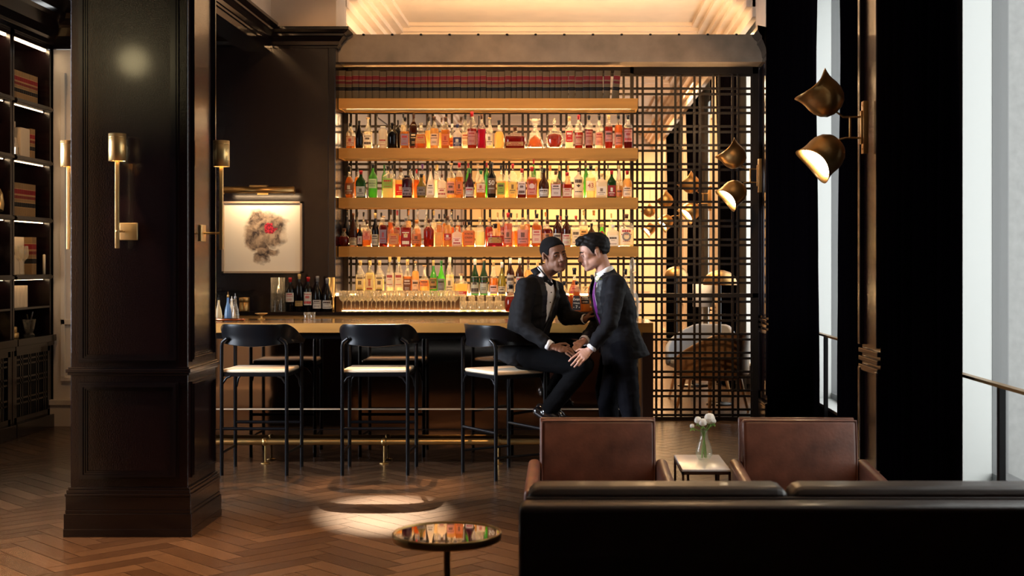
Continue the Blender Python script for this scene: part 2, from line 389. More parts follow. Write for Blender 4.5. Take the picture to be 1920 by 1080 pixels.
# dark edge strip of the picture wall beside the shelves
struct('trim_3', MB().box((-2.26, 12.17, 0), (-2.19, 12.2, 3.53)), WOODX, bevel=.006)
# soffit beam running towards the camera, cream above a dark crown, with a vent grille
struct('ceiling_beam', MB().box((-3.05, -1, 3.74), (-2.80, 12.2, CZ)), CREAM)['kind'] = 'structure'
crown('trim_4', (-2.80, -1, 0), (-2.80, 12.06, 0), 3.56, .1, .18, WOODX, (1, 0, 0))
struct('trim_5', MB().box((-3.05, -1, 3.5), (-2.80, 12.2, 3.74)), WOODX)
v = MB(); v.box((-2.80, 9.3, 3.86), (-2.785, 10.9, 4.2), 0)
for i in range(9): v.box((-2.785, 9.34, 3.885+i*.034), (-2.775, 10.86, 3.9+i*.034), 1)
tag(v.build('vent_grille', [CREAMW, BLACK]), 'slatted vent grille in the cream beam above the square pillar', 'vent')
# lintel above the lattice
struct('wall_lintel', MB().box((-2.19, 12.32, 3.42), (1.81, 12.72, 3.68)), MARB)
st = MB()
for i in range(14): st.ell((-1.95+i*.27, 12.30, 3.675), (.014, .01, .01), n=8, k=6)
tag(st.build('lintel_studs', BLACK), 'row of tiny dark studs along the top edge of the stone lintel', 'studs', kind='structure')
# right wall: pilasters, recessed windows, rails, curtains
for k, yp in enumerate(PIL):
    if k == 0: struct('wall_right_front', MB().box((1.83, -3.3, 0), (2.9, yp+4.1, CZ)), WOOD); continue
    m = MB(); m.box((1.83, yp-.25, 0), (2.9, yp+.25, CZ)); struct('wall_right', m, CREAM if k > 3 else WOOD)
    m = MB()
    for (a, b) in ((yp-.25, yp-.19), (yp+.19, yp+.25)):
        for z0, z1 in ((.3, .88), (1.02, 3.4)): m.box((1.80, a, z0), (1.83, b, z1))
    for z0, z1 in ((0, .2), (.2, .23), (.86, .9), (.92, .95), (.97, 1.0), (3.38, 3.44)): m.box((1.795 if z1 < .3 else 1.805, yp-.252, z0), (1.83, yp+.252, z1))
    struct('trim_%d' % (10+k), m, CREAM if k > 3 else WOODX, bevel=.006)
    if k < len(PIL)-1:
        y0, y1 = yp+.85, PIL[k+1]-.85
        m = MB(); m.box((2.13, yp+.25, 0), (2.29, y0, CZ), 0); m.box((2.13, y1, 0), (2.29, PIL[k+1]-.25, CZ), 0)
        m.box((2.13, y0, 4.0), (2.9, y1, CZ), 0); m.box((2.13, y0, 0), (2.29, y1, .31), 1)
        m.box((2.38, yp+.25, 0), (2.9, y0, CZ), 2); m.box((2.38, y1, 0), (2.9, PIL[k+1]-.25, CZ), 2)
        m.box((2.12, y0, .31), (3.1, y1, .335), 0); m.box((2.6, y0, 0), (2.9, y1, .31), 2)
        struct('wall_right_recess', m, [PALE, WOODX, STONE])
        m = MB()
        for a, b in ((y0, y0+.07), (y1-.002, y1+.04), ): m.box((2.29, a, .335), (2.38, b, 4.0))
        for z in (.335, 3.94): m.box((2.29, y0, z), (2.38, y1, z+.05))
        wn = struct('window_%d' % (k+2), m, GREYF)
        MB().box((2.332, y0+.07, .38), (2.338, y1, 3.94)).build('pane', PANE, wn)
# cream pilasters above the dark crown at the end of the right wall
struct('wall_right_head', MB().box((1.80, 12.07, 3.70), (1.98, 12.30, CZ)).box((1.80, 12.30, 3.70), (1.9, 12.72, CZ)), CREAM)
crown('trim_30', (1.83, 12.07, 0), (1.83, 12.7, 0), 3.42, .12, .28, WOODX, (-1, 0, 0), (1, 0))
# far room shell
m = MB(); m.box((-2.5, 12.72, 0), (-2.30, 28.3, CZ))
for i in range(7):
    y = 13.3+i*2.1
    m.box((-2.3, y, .9), (-2.28, y+.05, 3.3)); m.box((-2.3, y+1.5, .9), (-2.28, y+1.55, 3.3)); m.box((-2.3, y, 3.25), (-2.28, y+1.5, 3.3)); m.box((-2.3, y, .9), (-2.28, y+1.5, .95))
m.box((-2.3, 12.8, 0), (-2.27, 28.2, .22))
struct('wall_far_left', m, pm('rose_beige_panelling', (.13, .10, .085), .7))
m = MB(); m.box((-2.5, 28.2, 0), (2.3, 28.4, CZ)); m.box((-2.3, 28.16, 0), (2.0, 28.2, .25)); 
for x in (-1.9, -.6, .7): m.box((x, 28.17, .9), (x+1.0, 28.2, 3.4))
struct('wall_far', m, pm('honey_plaster', (.70, .46, .22), .7))
# coffered ceiling of the far room, with perimeter cornice and cross beams
m = MB(); m.box((-2.5, 12.3, 4.32), (2.9, 28.3, 4.42))
struct('ceiling', m, CREAM)
m = MB()
for d, h in ((.42, .05), (.34, .1), (.25, .16), (.2, .22), (.12, .30), (.06, .40)):
    m.box((-2.3, 12.72, 4.32-h), (-2.3+d, 28.2, 4.32)); m.box((1.83-d, 12.72, 4.32-h), (1.83, 28.2, 4.32))
    m.box((-2.3, 28.2-d, 4.32-h), (1.83, 28.2, 4.32))
struct('trim_31', m, CREAM)
m = MB()
for yb in (15.6, 20.0, 24.4):
    for d, h in ((.42, .04), (.34, .09), (.25, .15), (.2, .22)): m.box((-2.0, yb-d, 4.32-h), (1.5, yb+d, 4.32))
struct('trim_32', m, CREAM)
# pale pilaster panel between the bookcase and the pillar
m = MB(); m.box((-4.84, 12.22, 0), (-4.1, 12.7, 3.52)); m.box((-4.76, 12.19, .45), (-4.72, 12.22, 3.3)); m.box((-4.3, 12.19, .45), (-4.26, 12.22, 3.3)); m.box((-4.76, 12.19, .42), (-4.26, 12.22, .46)); m.box((-4.76, 12.19, .95), (-4.26, 12.22, 1.0)); m.box((-4.86, 12.17, 0), (-4.1, 12.22, .22)); m.box((-4.87, 12.15, .2), (-4.1, 12.22, .25))
struct('wall_pale_panel', m, CREAMW, bevel=.004)
crown('trim_33', (-4.86, 12.2, 0), (-4.1, 12.2, 0), 3.52, .16, .36, WOODX, (0, -1, 0))
struct('wall_left_end', MB().box((-5.6, 12.3, 0), (-4.84, 12.7, CZ)), WOOD)

# ------------------------------------------------------------------ square pillar
def pillar():
    x0, x1, y0, y1 = -2.795, -2.139, 7.30, 7.87
    p = thing('panelled_pillar', 'massive square dark lacquered pillar with panel mouldings', 'pillar', ((x0+x1)/2, (y0+y1)/2, 0)); p['kind'] = 'structure'
    MB().box((x0, y0, .2), (x1, y1, CZ)).build('shaft', WOOD, p, bevel=.006)
    def ring(mb, d, z0, z1): mb.box((x0-d, y0-d, z0), (x1+d, y1+d, z1))
    m = MB(); ring(m, .028, 0, .13); ring(m, .022, .13, .15); ring(m, .03, 0, .045); ring(m, .02, .15, .225)
    for d, a, b in ((.024, .225, .24), (.017, .24, .26), (.010, .26, .275)): ring(m, d, a, b)
    m.build('plinth', WOODX, p, bevel=.003)
    m = MB()
    def panel(face, u0, u1, z0, z1):
        # stepped picture-frame moulding
        for st, (a, b, h) in enumerate(((0, .012, .012), (.012, .026, .02), (.026, .036, .012), (.036, .046, .006))):
            for (p0, p1, q0, q1) in ((u0+a, u1-a, z0+a, z0+b), (u0+a, u1-a, z1-b, z1-a), (u0+a, u0+b, z0+b, z1-b), (u1-b, u1-a, z0+b, z1-b)):
                if face == 'f': m.box((p0, y0-h, q0), (p1, y0, q1))
                if face == 'r': m.box((x1, p0, q0), (x1+h, p1, q1))
                if face == 'l': m.box((x0-h, p0, q0), (x0, p1, q1))
    for z0, z1 in ((.32, .86), (.97, 4.2)):
        panel('f', x0+.05, x1-.05, z0, z1); panel('r', y0+.05, y1-.05, z0, z1); panel('l', y0+.05, y1-.05, z0, z1)
    m.build('panel_moulding', WOODX, p)
    m = MB()
    for d, a, b in ((.012, .90, .915), (.02, .915, .935), (.01, .935, .945)): ring(m, d, a, b)
    m.build('chair_rail', WOODX, p, bevel=.002)
pillar()
# cream pilaster of the entrance side, seen only in the mirrored bar front
m = MB(); m.box((-3.75, 5.8, 0), (-3.2, 6.2, 3.9)); m.box((-3.8, 5.75, 0), (-3.15, 6.25, .2))
struct('wall_entrance_pier', m, CREAM, bevel=.006)

# ------------------------------------------------------------------ lattice screen
def lattice():
    t = thing('lattice_screen', 'tall riveted dark bronze lattice screen behind the bar shelves', 'screen', (0, 12.66, 0))
    Y = 12.66; s = Y/FPX; x0, x1, z0, z1 = -2.19, 1.81, .03, 3.42
    m = MB(); bw = .0115; xs = []; zs = []
    k = -20
    while k < 20:
        for q in (0, 10.35):
            px = 1230.4+k*35.75+q
            x = (px-VX)*s
            if x0 < x < x1: xs.append(x)
        k += 1
    for k in range(-3, 30):
        for q in (0, 10.4):
            z = CH-(166+k*35.4+q-VY)*s
            if z0 < z < z1: zs.append(z)
    for x in xs: m.box((x-bw, Y-.012, z0), (x+bw, Y-.002, z1))
    for z in zs: m.box((x0, Y+.000, z-bw), (x1, Y+.01, z+bw))
    for x in xs:
        for z in zs:
            m.lathe([(.0085, 0), (.0075, .004), (0, .0065)], (x, Y-.012, z), 6, 0, rot('X', 90), sm=False)
    m.build('lattice', BRZ, t)
    m = MB(); m.box((x0, Y-.03, 0), (x1, Y+.03, .035)); m.box((x0, Y-.03, 3.355), (x1, Y+.03, 3.42)); m.box((x1-.05, Y-.03, 0), (x1, Y+.03, 3.42)); m.box((.515, Y-.03, 1.19), (x1, Y+.03, 1.23))
    m.box((.575, Y-.03, 1.2), (.61, Y+.03, 3.42)); m.box((x0, Y-.03, 0), (x0+.04, Y+.03, 3.42))
    m.build('frame', BRZ, t)
lattice()

# ------------------------------------------------------------------ shelves
SHT = [3.074, 2.607, 2.140, 1.681]
SN = ['top book', 'top bottle', 'middle bottle', 'lowest bottle']
for i, zt in enumerate(SHT):
    t = thing('bar_shelf', 'deep brushed brass shelf with a lit underside, %s' % ['carrying the row of law books', 'second from the top of the bar wall', 'third from the top of the bar wall', 'lowest of the four on the bar wall'][i], 'shelf', (-.78, 12.45, zt), 'brass shelves of the back bar')
    m = MB(); m.box((-2.185, 12.30, zt-.098), (.632, 12.315, zt)); m.box((-2.185, 12.315, zt-.012), (.632, 12.62, zt)); m.box((.617, 12.315, zt-.098), (.632, 12.62, zt)); m.box((-2.185, 12.315, zt-.098), (-2.17, 12.62, zt)); m.box((-2.185, 12.6, zt-.098), (.632, 12.62, zt))
    m.build('shelf_box', BRASSF, t)
    MB().box((-2.17, 12.315, zt-.09), (.617, 12.60, zt-.07)).build('soffit', BRASS, t)
    m = MB(); m.box((-2.12, 12.335, zt-.094), (.57, 12.355, zt-.0901)); m.build('led_strip', LEDU, t)
    m = MB(); m.box((-2.12, 12.585, zt+.0005), (.57, 12.60, zt+.012)); m.build('led_strip', LED, t)
# ================================================================== BAR
def bar():
    t = thing('bar_counter', 'long bar counter with brushed brass edge and mirrored dark front', 'bar', (-1.7, 10.1, 0))
    xr = .617
    m = MB(); m.box((-3.2, 9.75, 1.005), (xr, 10.48, 1.0755)); m.build('countertop', BRASSF, t, bevel=.002)
    MB().box((-3.2, 9.752, 1.0755), (xr-.002, 10.478, 1.0785)).build('polished_top', pm('polished_bar_top', (.30, .17, .07), .12, .4), t)
    MB().box((-3.2, 10.03, .41), (.52, 10.07, 1.0)).build('mirror_panel', MIR, t)
    MB().box((-3.2, 10.031, .0), (.52, 10.07, .40)).build('kick_panel', MIR, t)
    MB().box((-3.2, 10.015, .40), (.52, 10.03, .41)).build('trim_strip', pm('bright_strip', (.9, .7, .5), .35, .6), t)
    MB().box((-3.2, 10.026, .245), (.52, 10.031, .25)).box((-3.2, 9.83, .955), (.52, 10.03, 1.004)).build('under_rail', BLACK, t)
    MB().box((.54, 9.76, 0), (xr, 10.48, 1.004)).build('end_panel', pm('dark_bronze_panel', (.045, .018, .010), .4, .3), t)
    # foot rail
    r = MB(); r.tube([(-3.2, 9.92, .168), (.5, 9.92, .168)], .024, 14)
    ro = r.build('foot_rail', BRASS, t)
    for x in (-2.32, -1.417, -.55, .33):
        b = MB(); b.ell((x, 9.92, .168), .031); b.tube([(x, 9.93, .15), (x, 9.93, .012)], .008, 8); b.lathe([(.035, 0), (.035, .006), (.012, .012)], (x, 9.93, 0), 12); b.tube([(x, 9.92, .168), (x, 10.028, .168)], .009, 8)
        b.build('rail_bracket', BRASS, ro)
bar()
def back_counter():
    t = thing('back_counter', 'black topped counter under the lit bottle shelves', 'counter', (-1.8, 12.2, 0))
    MB().box((-4.08, 11.85, 1.05), (.55, 12.195, 1.08)).box((-2.185, 12.195, 1.05), (.55, 12.63, 1.08)).build('countertop', BACKC, t)
    MB().box((-4.08, 11.88, .1), (.55, 12.18, 1.05)).build('cabinet_front', BRASSF, t)
    MB().box((-2.18, 12.13, 1.08), (.55, 12.60, 1.215)).build('bottle_step', pm('brown_step', (.10, .05, .02), .35), t)
    MB().box((-2.12, 12.108, 1.0805), (-.42, 12.122, 1.086)).build('led_strip', LEDU, t)  # glowing strip added to brighten the glasses from behind
    MB().box((-2.12, 12.585, 1.216), (.52, 12.60, 1.228)).build('led_strip', LED, t)
back_counter()

# ------------------------------------------------------------------ books
def book(w, h, d, mat, lean=0):
    m = MB(); n = 5; vs = []
    for z in (0, h):
        for i in range(n+1):
            a = math.pi*i/n; vs.append((-w/2*math.cos(a), -.006*math.sin(a), z))
        vs += [(w/2, d, z), (-w/2, d, z)]
    k = n+3; m.add(vs, [(i, (i+1) % k, k+(i+1) % k, k+i) for i in range(k)])
    m.add(vs, [tuple(range(k-1, -1, -1))]); m.add(vs, [tuple(range(k, 2*k))], 1)
    for i in range(len(m.sm)): m.sm[i] = False
    return m
xs = [632]+[630+q/6.352 for q in (110, 188, 270, 352, 430, 515, 598, 683, 757, 840, 925, 1007, 1090, 1152, 1235, 1318, 1398, 1483, 1565, 1648, 1718, 1790)]
xs += [910+q/6.352 for q in (75, 158, 232, 308, 372, 440, 524, 600, 682, 768, 830, 905, 990, 1070, 1162, 1240, 1318, 1402)]
for i in range(len(xs)-1):
    a, b = xs[i], xs[i+1]; s = 12.33/FPX; wd = (b-a)*s; h = .262+random.uniform(-.005, .006)
    o = book(wd-.0022, h, .19, 0).build('law_book', [BOOKM, PAGES], local=True)
    o.location = (((a+b)/2-VX)*s, 12.34+random.uniform(-.002, .006), 3.0742)
    tag(o, 'brown law book, red and black bands, %s from left on the top shelf' % ordw(i+1), 'book', 'law books along the top shelf')
for i, (px, ln) in enumerate(((1137.5, 2), (1153.5, 5))):
    o = book(.062, .265, .19, 0).build('law_book', [BOOKM if i == 0 else BOOKM, PAGES], local=True); o.rotation_euler = (0, R(ln), 0)
    o.location = ((px-VX)*12.33/FPX, 12.34, 3.0742+.031*math.sin(R(ln)))
    tag(o, ['brown law book leaning against the last upright one of the top shelf', 'last law book of the top shelf, leaning outermost with its side lit'][i], 'book', 'law books along the top shelf')

# ------------------------------------------------------------------ bottles
LQ = {'amber': (.66, .27, .055), 'golden': (.86, .54, .19), 'clear': (.98, .84, .58), 'red': (.34, .035, .016), 'magenta': (.40, .022, .06), 'black': (.012, .008, .01), 'dark brown': (.09, .025, .01),
      'green': (.12, .42, .06), 'dark green': (.03, .10, .03), 'olive': (.28, .24, .05), 'pale yellow': (1, .85, .42), 'orange': (.64, .21, .05), 'pink': (.74, .28, .17), 'white': (1, .92, .78), 'bright green': (.22, .75, .08), 'purple': (.10, .02, .05), 'maroon': (.17, .014, .012)}
LM = {k: transl('liquid_'+k.replace(' ', '_'), v, tr=.8, see=.0 if k in ('white', 'black') else .22) for k, v in LQ.items()}
BG = clear('bottle_glass', (.97, .96, .92), milk=.22)
TG = {'green': transl('green_glass', (.10, .38, .06), see=.25), 'bright green': transl('bright_green_glass', (.22, .75, .08), see=.25)}
LB = {'cream': (.98, .90, .68), 'white': (1, .97, .90), 'tan': (.72, .50, .28), 'orange': (.85, .32, .10), 'red': (.55, .03, .03), 'black': (.02, .02, .025), 'navy': (.05, .05, .14), 'lilac': (.45, .38, .50), 'pink': (.78, .42, .34), 'salmon': (.80, .38, .24), 'green': (.30, .55, .10), 'yellow': (.90, .75, .20), 'gold': (.70, .48, .16), 'grey': (.35, .33, .32), 'multicoloured': (.5, .25, .45), 'brown': (.25, .12, .05)}
LBM = {k: transl('label_'+k, v, tr=.55, rough=.5) for k, v in LB.items()}
CP = {'black': (.012, .012, .014), 'red': (.45, .015, .02), 'cork': (.55, .32, .15), 'white': (.85, .8, .72), 'gold': (.75, .5, .18), 'brown': (.10, .04, .02), 'grey': (.25, .24, .24), 'navy': (.03, .04, .12), 'purple': (.14, .05, .20), 'green': (.03, .18, .04), 'glass': (.9, .85, .75), 'orange': (.7, .25, .05)}
CPM = {k: (BG if k == 'glass' else pm('cap_'+k, v, .35)) for k, v in CP.items()}
INK = pm('label_ink', (.06, .03, .02), .7); INKR = pm('label_ink_red', (.45, .03, .03), .7); INKW = pm('label_ink_pale', (.85, .78, .6), .6)
PROF = {
 'std': ([(.9, 0), (1, .02), (1, .56), (.93, .62), (.6, .70), (.36, .76), (.29, .82), (.29, .98), (.0, .98)], .33, .86),
 'tall': ([(.9, 0), (1, .015), (1, .62), (.92, .67), (.55, .74), (.34, .79), (.30, .84), (.30, .98), (0, .98)], .34, .86),
 'slope': ([(.9, 0), (1, .02), (1, .42), (.94, .50), (.72, .60), (.45, .70), (.32, .78), (.28, .85), (.28, .98), (0, .98)], .32, .84),
 'squat': ([(.9, 0), (1, .03), (1, .52), (.95, .58), (.7, .64), (.3, .70), (.2, .74), (.2, .97), (0, .97)], .26, .80),
 'flare': ([(.9, 0), (1, .05), (.94, .12), (.72, .30), (.60, .48), (.48, .54), (.26, .60), (.2, .68), (.3, .78), (.62, .97), (.0, .9)], .0, 2),
 'orb': ([(.45, 0), (.7, .04), (.93, .16), (1, .30), (.93, .44), (.7, .55), (.35, .62), (.17, .66), (.17, .74), (0, .74)], .0, 2),
 'bulb': ([(.7, 0), (.9, .03), (1, .15), (1, .38), (.9, .5), (.6, .6), (.36, .68), (.3, .76), (.28, .98), (0, .98)], .34, .84),
 'wide': ([(.9, 0), (1, .02), (1, .62), (.92, .68), (.5, .74), (.24, .78), (.22, .97), (0, .97)], .27, .86),
 'cone': ([(.94, 0), (1, .03), (.97, .3), (.8, .5), (.5, .68), (.34, .78), (.28, .86), (.28, .98), (0, .98)], .32, .88),
 'round': ([(.5, 0), (.75, .03), (.97, .18), (1, .32), (.93, .46), (.7, .58), (.4, .66), (.3, .72), (.28, .98), (0, .98)], .36, .82),
 'jar': ([(.9, 0), (1, .02), (1, .78), (.9, .86), (.5, .9), (.45, .97), (0, .97)], .55, .93),
}
BOT = []
def bottle(px, wpx, top, zb, Y, st, liq, lab, cap, where, group, square=False, fill=None, l0=.10, l1=.46, text=None, tcol=None, name='liquor_bottle', art=None):
    s = Y/FPX; r = wpx*s/2; H = CH-(top-VY)*s-zb; prof, cr, cz = PROF[st]
    P = [(a*r, b*H) for a, b in prof]; fl = (fill if fill is not None else random.uniform(.45, .72))*H
    # split the profile at the fill line
    Q = []
    for i, (a, b) in enumerate(P):
        if i and P[i-1][1] < fl < b: t = (fl-P[i-1][1])/(b-P[i-1][1]); Q.append((P[i-1][0]+(a-P[i-1][0])*t, fl))
        Q.append((a, b))
    dark = liq in ('black', 'dark green', 'olive', 'green', 'bright green', 'purple', 'dark brown', 'white')
    dy = .62 if (square or st in ('orb', 'wide', 'flare', 'squat')) and r > .042 else (.85 if square else 1)
    ex = 7 if square else 2
    top_m = LM[liq] if (dark and liq not in TG) else TG.get(liq, BG)
    m = MB(); m.lathe(Q, n=20 if square else 16, ex=ex, dy=dy, mfun=lambda z: 0 if z < fl else 1)
    crys = st in ('flare', 'orb')
    o = m.build(name, [GLASSB, GLASSB] if crys else [LM[liq], top_m], local=True)
    if crys:
        q_ = MB(); q_.lathe([(0, .05*H)]+[(a*.8, max(b, .05*H)) for a, b in Q if b < fl]+[(0, fl)], n=20, dy=dy); q_.build('liquid', LM[liq], o, local=True)
    o.location = ((px-VX)*s, Y, zb+.0006)
    rr = r*dy if square else r
    if lab:
        a0, a1 = l0*H, l1*H; zc = (a0+a1)/2; k = MB(); n = 8; half = 1.05 if not square else 0
        body = [q[0] for q in P if a0-.02*H <= q[1] <= a1+.02*H] or [r]
        def rad(z):
            for i in range(len(P)-1):
                if P[i][1] <= z <= P[i+1][1] and P[i+1][1] > P[i][1]: t = (z-P[i][1])/(P[i+1][1]-P[i][1]); return P[i][0]+(P[i+1][0]-P[i][0])*t
            return r
        def pt(u, z, e):     # u in -1..1 across the label
            q = rad(z)
            if square: return (u*q*.86, -(q*dy)-e, z)
            a = u*half; return (math.sin(a)*(q+e), -math.cos(a)*(q*1.0+e)*dy, z)
        rows = 6 if st in ('orb', 'bulb', 'round', 'flare', 'cone') else 2
        for j in range(rows):
            for i in range(n):
                u0, u1 = -1+2*i/n, -1+2*(i+1)/n; z0, z1 = a0+(a1-a0)*j/rows, a0+(a1-a0)*(j+1)/rows
                k.add([pt(u0, z0, .0008), pt(u1, z0, .0008), pt(u1, z1, .0008), pt(u0, z1, .0008)], [(0, 1, 2, 3)], 0, True)
        ink = 2 if lab in ('black', 'navy', 'red', 'brown') else 1
        if not text:
            for (f0, f1, u) in random.choice([((.78, .9, .6), (.60, .66, .75), (.3, .34, .5), (.2, .24, .5)), ((.66, .84, .7), (.5, .54, .4), (.15, .2, .7)), ((.45, .8, .3), (.3, .36, .75), (.12, .16, .5)), ((.80, .86, .8), (.52, .70, .45), (.1, .3, .8))]):
                z0, z1 = a0+(a1-a0)*f0, a0+(a1-a0)*f1
                for i in range(4):
                    u0, u1 = -u+2*u*i/4, -u+2*u*(i+1)/4-.04
                    k.add([pt(u0, z0, .0014), pt(u1, z0, .0014), pt(u1, z1, .0014), pt(u0, z1, .0014)], [(0, 1, 2, 3)], ink)
        lo = k.build('label', [LBM[lab], INK if random.random() < .6 else INKR, INKW], o, local=True)
        if text:
            lines = text.split('\n'); hh = (a1-a0)/(len(lines)+.8)
            for q, ln in enumerate(lines):
                text_mesh(ln, hh*1.15, {'w': INKW, 'k': INK, 'r': INKR}[tcol or 'k'], lo, (0, -(rr if square else rad(zc)*dy)-.0025, a1-(q+.9)*hh), w=r*1.35)
        if art == 'star':
            g = MB(); vs = []
            for i in range(10):
                a = math.pi/2+math.pi*i/5; q = (.55 if i % 2 == 0 else .24)*r; vs.append((q*math.cos(a), -rr-.002, a0+(a1-a0)*.68+q*math.sin(a)))
            vs.append((0, -rr-.004, a0+(a1-a0)*.68)); g.add(vs, [(i, (i+1) % 10, 10) for i in range(10)]); g.build('star_emblem', CPM['gold'], lo, local=True)
        if art in ('disc', 'ring', 'dot', 'diamond', 'oval'):
            g = MB(); zc2 = (a0+a1)/2+(.0 if art != 'dot' else .1*H); q = r*{'disc': .5, 'ring': .62, 'dot': .3, 'diamond': .35, 'oval': .45}[art]; n2 = 4 if art == 'diamond' else 20; yb = -rad(zc2)*(dy if square or dy < 1 else 1)-.002
            vs = [(q*math.sin(2*math.pi*i/n2), yb, zc2+q*(.75 if art == 'oval' else 1)*math.cos(2*math.pi*i/n2)) for i in range(n2)]
            if art == 'ring':
                vs += [(v[0]*.6, yb, zc2+(v[2]-zc2)*.6) for v in vs]; g.add(vs, [(i, (i+1) % n2, n2+(i+1) % n2, n2+i) for i in range(n2)])
            else: g.add(vs, [tuple(range(n2))])
            g.build('emblem', {'disc': LBM['white'], 'ring': LBM['grey'], 'dot': CPM['red'], 'diamond': INK, 'oval': LBM['gold']}[art], lo, local=True)
    if cap and cr:
        c = MB(); q = cr*r
        if cap == 'cork': c.lathe([(q*.9, cz*H+.1*H), (q*.9, .955*H), (q*1.25, .955*H), (q*1.25, H), (0, H)], n=12)
        else: c.lathe([(q, cz*H), (q*1.02, .93*H), (q*1.15, .935*H), (q*1.15, .985*H), (q*.9, H), (0, H)], n=12)
        c.build('cap', CPM[cap], o, local=True)
    elif st == 'orb':
        c = MB()
        for q, z, e in ((.17, .78, .05), (.26, .85, .05), (.2, .92, .05), (.1, .975, .03)): c.ell((0, 0, z*H), (q*r, q*r, e*H), n=8, k=6)
        c.build('stopper', BG, o, local=True)
    words = '%s %s' % (liq, {'std': 'bottle', 'tall': 'tall bottle', 'slope': 'sloping bottle', 'squat': 'squat bottle', 'flare': 'flared crystal bottle', 'orb': 'round crystal bottle', 'bulb': 'bulbous bottle', 'wide': 'wide bottle', 'cone': 'tapering bottle', 'round': 'rounded bottle', 'jar': 'jar bottle'}[st])
    BOT.append((o, px, where, words, lab, cap, group)); return o
def finish_bottles():
    by = {}
    for b in BOT: by.setdefault(b[2], []).append(b)
    for wh, L in by.items():
        L.sort(key=lambda b: b[0].location.x)
        hw_ = [max(abs(v.co.x) for v in b[0].data.vertices) for b in L]
        for _ in range(60):      # neighbours in a row stand clear of each other
            for i in range(len(L)-1):
                a_, b_ = L[i][0], L[i+1][0]; gap = b_.location.x-a_.location.x-hw_[i]-hw_[i+1]-.0015
                if gap < 0 and abs(a_.location.y-b_.location.y) < .06: a_.location.x += gap/2; b_.location.x -= gap/2
        for i, (o, px, where, words, lab, cap, group) in enumerate(L):
            t = words+(', %s label' % lab if lab else '')+(', %s cap' % cap if cap and cap != 'glass' else '')+', %s from left, %s' % (ordw(i+1), where)
            tag(o, t, 'bottle', group)
def rowf(lst, sx, sy, ox, oy, zb, shelf, group):
    for e in lst:
        cx, wd, top, st, liq, lab, cap = e[:7]; k = dict(e[7]) if len(e) > 7 else {}
        back = k.pop('back', 0); Y = 12.52 if back else 12.405
        bottle(ox+cx/sx, wd/sx, oy+top/sy, zb, Y, st, liq, lab, cap, ('back' if back else 'front')+' row, '+shelf, group, **k)
K = 6.352; B_ = {'back': 1}; Q_ = {'square': True}
def BQ(**k): d = {'back': 1}; d.update(k); return d
g = 'bottles on the top bottle shelf'; n = 'top bottle shelf'
rowf([(175, 110, 705, 'std', 'amber', 'cream', 'black'), (280, 95, 675, 'slope', 'black', None, 'black'), (378, 105, 640, 'std', 'clear', 'white', 'cork'), (560, 105, 745, 'jar', 'white', 'cream', 'white'), (670, 118, 700, 'std', 'black', None, 'black'),
 (775, 62, 580, 'tall', 'clear', None, 'black', B_), (765, 60, 668, 'tall', 'black', None, 'black', B_), (822, 100, 630, 'std', 'amber', 'lilac', 'black', Q_), (925, 92, 590, 'tall', 'dark brown', 'black', 'brown', dict(square=True, back=1)), (1010, 140, 700, 'cone', 'orange', 'gold', 'glass', dict(square=True, l0=.2, l1=.5)),
 (1105, 92, 630, 'std', 'golden', None, 'black', B_), (1172, 100, 625, 'std', 'golden', 'cream', 'brown'), (1258, 62, 640, 'std', 'golden', None, 'brown', B_), (1305, 100, 630, 'std', 'amber', 'orange', 'brown', Q_), (1383, 80, 712, 'std', 'clear', 'orange', 'white', B_), (1447, 112, 720, 'std', 'white', 'navy', 'navy'),
 (1540, 85, 600, 'tall', 'clear', 'white', 'black', B_), (1620, 112, 565, 'tall', 'red', 'pink', 'red'), (1703, 42, 615, 'tall', 'black', None, 'black', B_), (1742, 96, 600, 'std', 'magenta', None, 'brown', Q_), (1822, 85, 640, 'std', 'pale yellow', 'white', 'cork')], K, K, 630, 120, SHT[1], n, g)
rowf([(165, 115, 670, 'bulb', 'golden', None, 'black', Q_), (355, 235, 750, 'squat', 'maroon', 'gold', 'brown', dict(square=True, fill=.56, l0=.12, l1=.3)), (593, 215, 645, 'flare', 'orange', None, None, dict(fill=.46)), (825, 212, 640, 'orb', 'red', None, None, dict(fill=.5)),
 (1000, 92, 625, 'tall', 'clear', 'red', 'gold', dict(square=True, l0=.2, l1=.55)), (1113, 98, 605, 'tall', 'red', 'tan', 'red', dict(l1=.4)), (1235, 98, 610, 'tall', 'maroon', 'salmon', 'black', dict(l1=.52)), (1355, 95, 610, 'tall', 'clear', 'salmon', 'black', dict(l1=.48)), (1470, 96, 610, 'tall', 'red', 'pink', 'gold', dict(l0=.2, l1=.52)), (1587, 96, 600, 'tall', 'orange', 'salmon', 'black', dict(l1=.46)), (1700, 106, 605, 'tall', 'maroon', 'pink', 'black', dict(l0=.2, l1=.56))], K, K, 910, 120, SHT[1], n, g)
g = 'bottles on the middle bottle shelf'; n = 'middle bottle shelf'
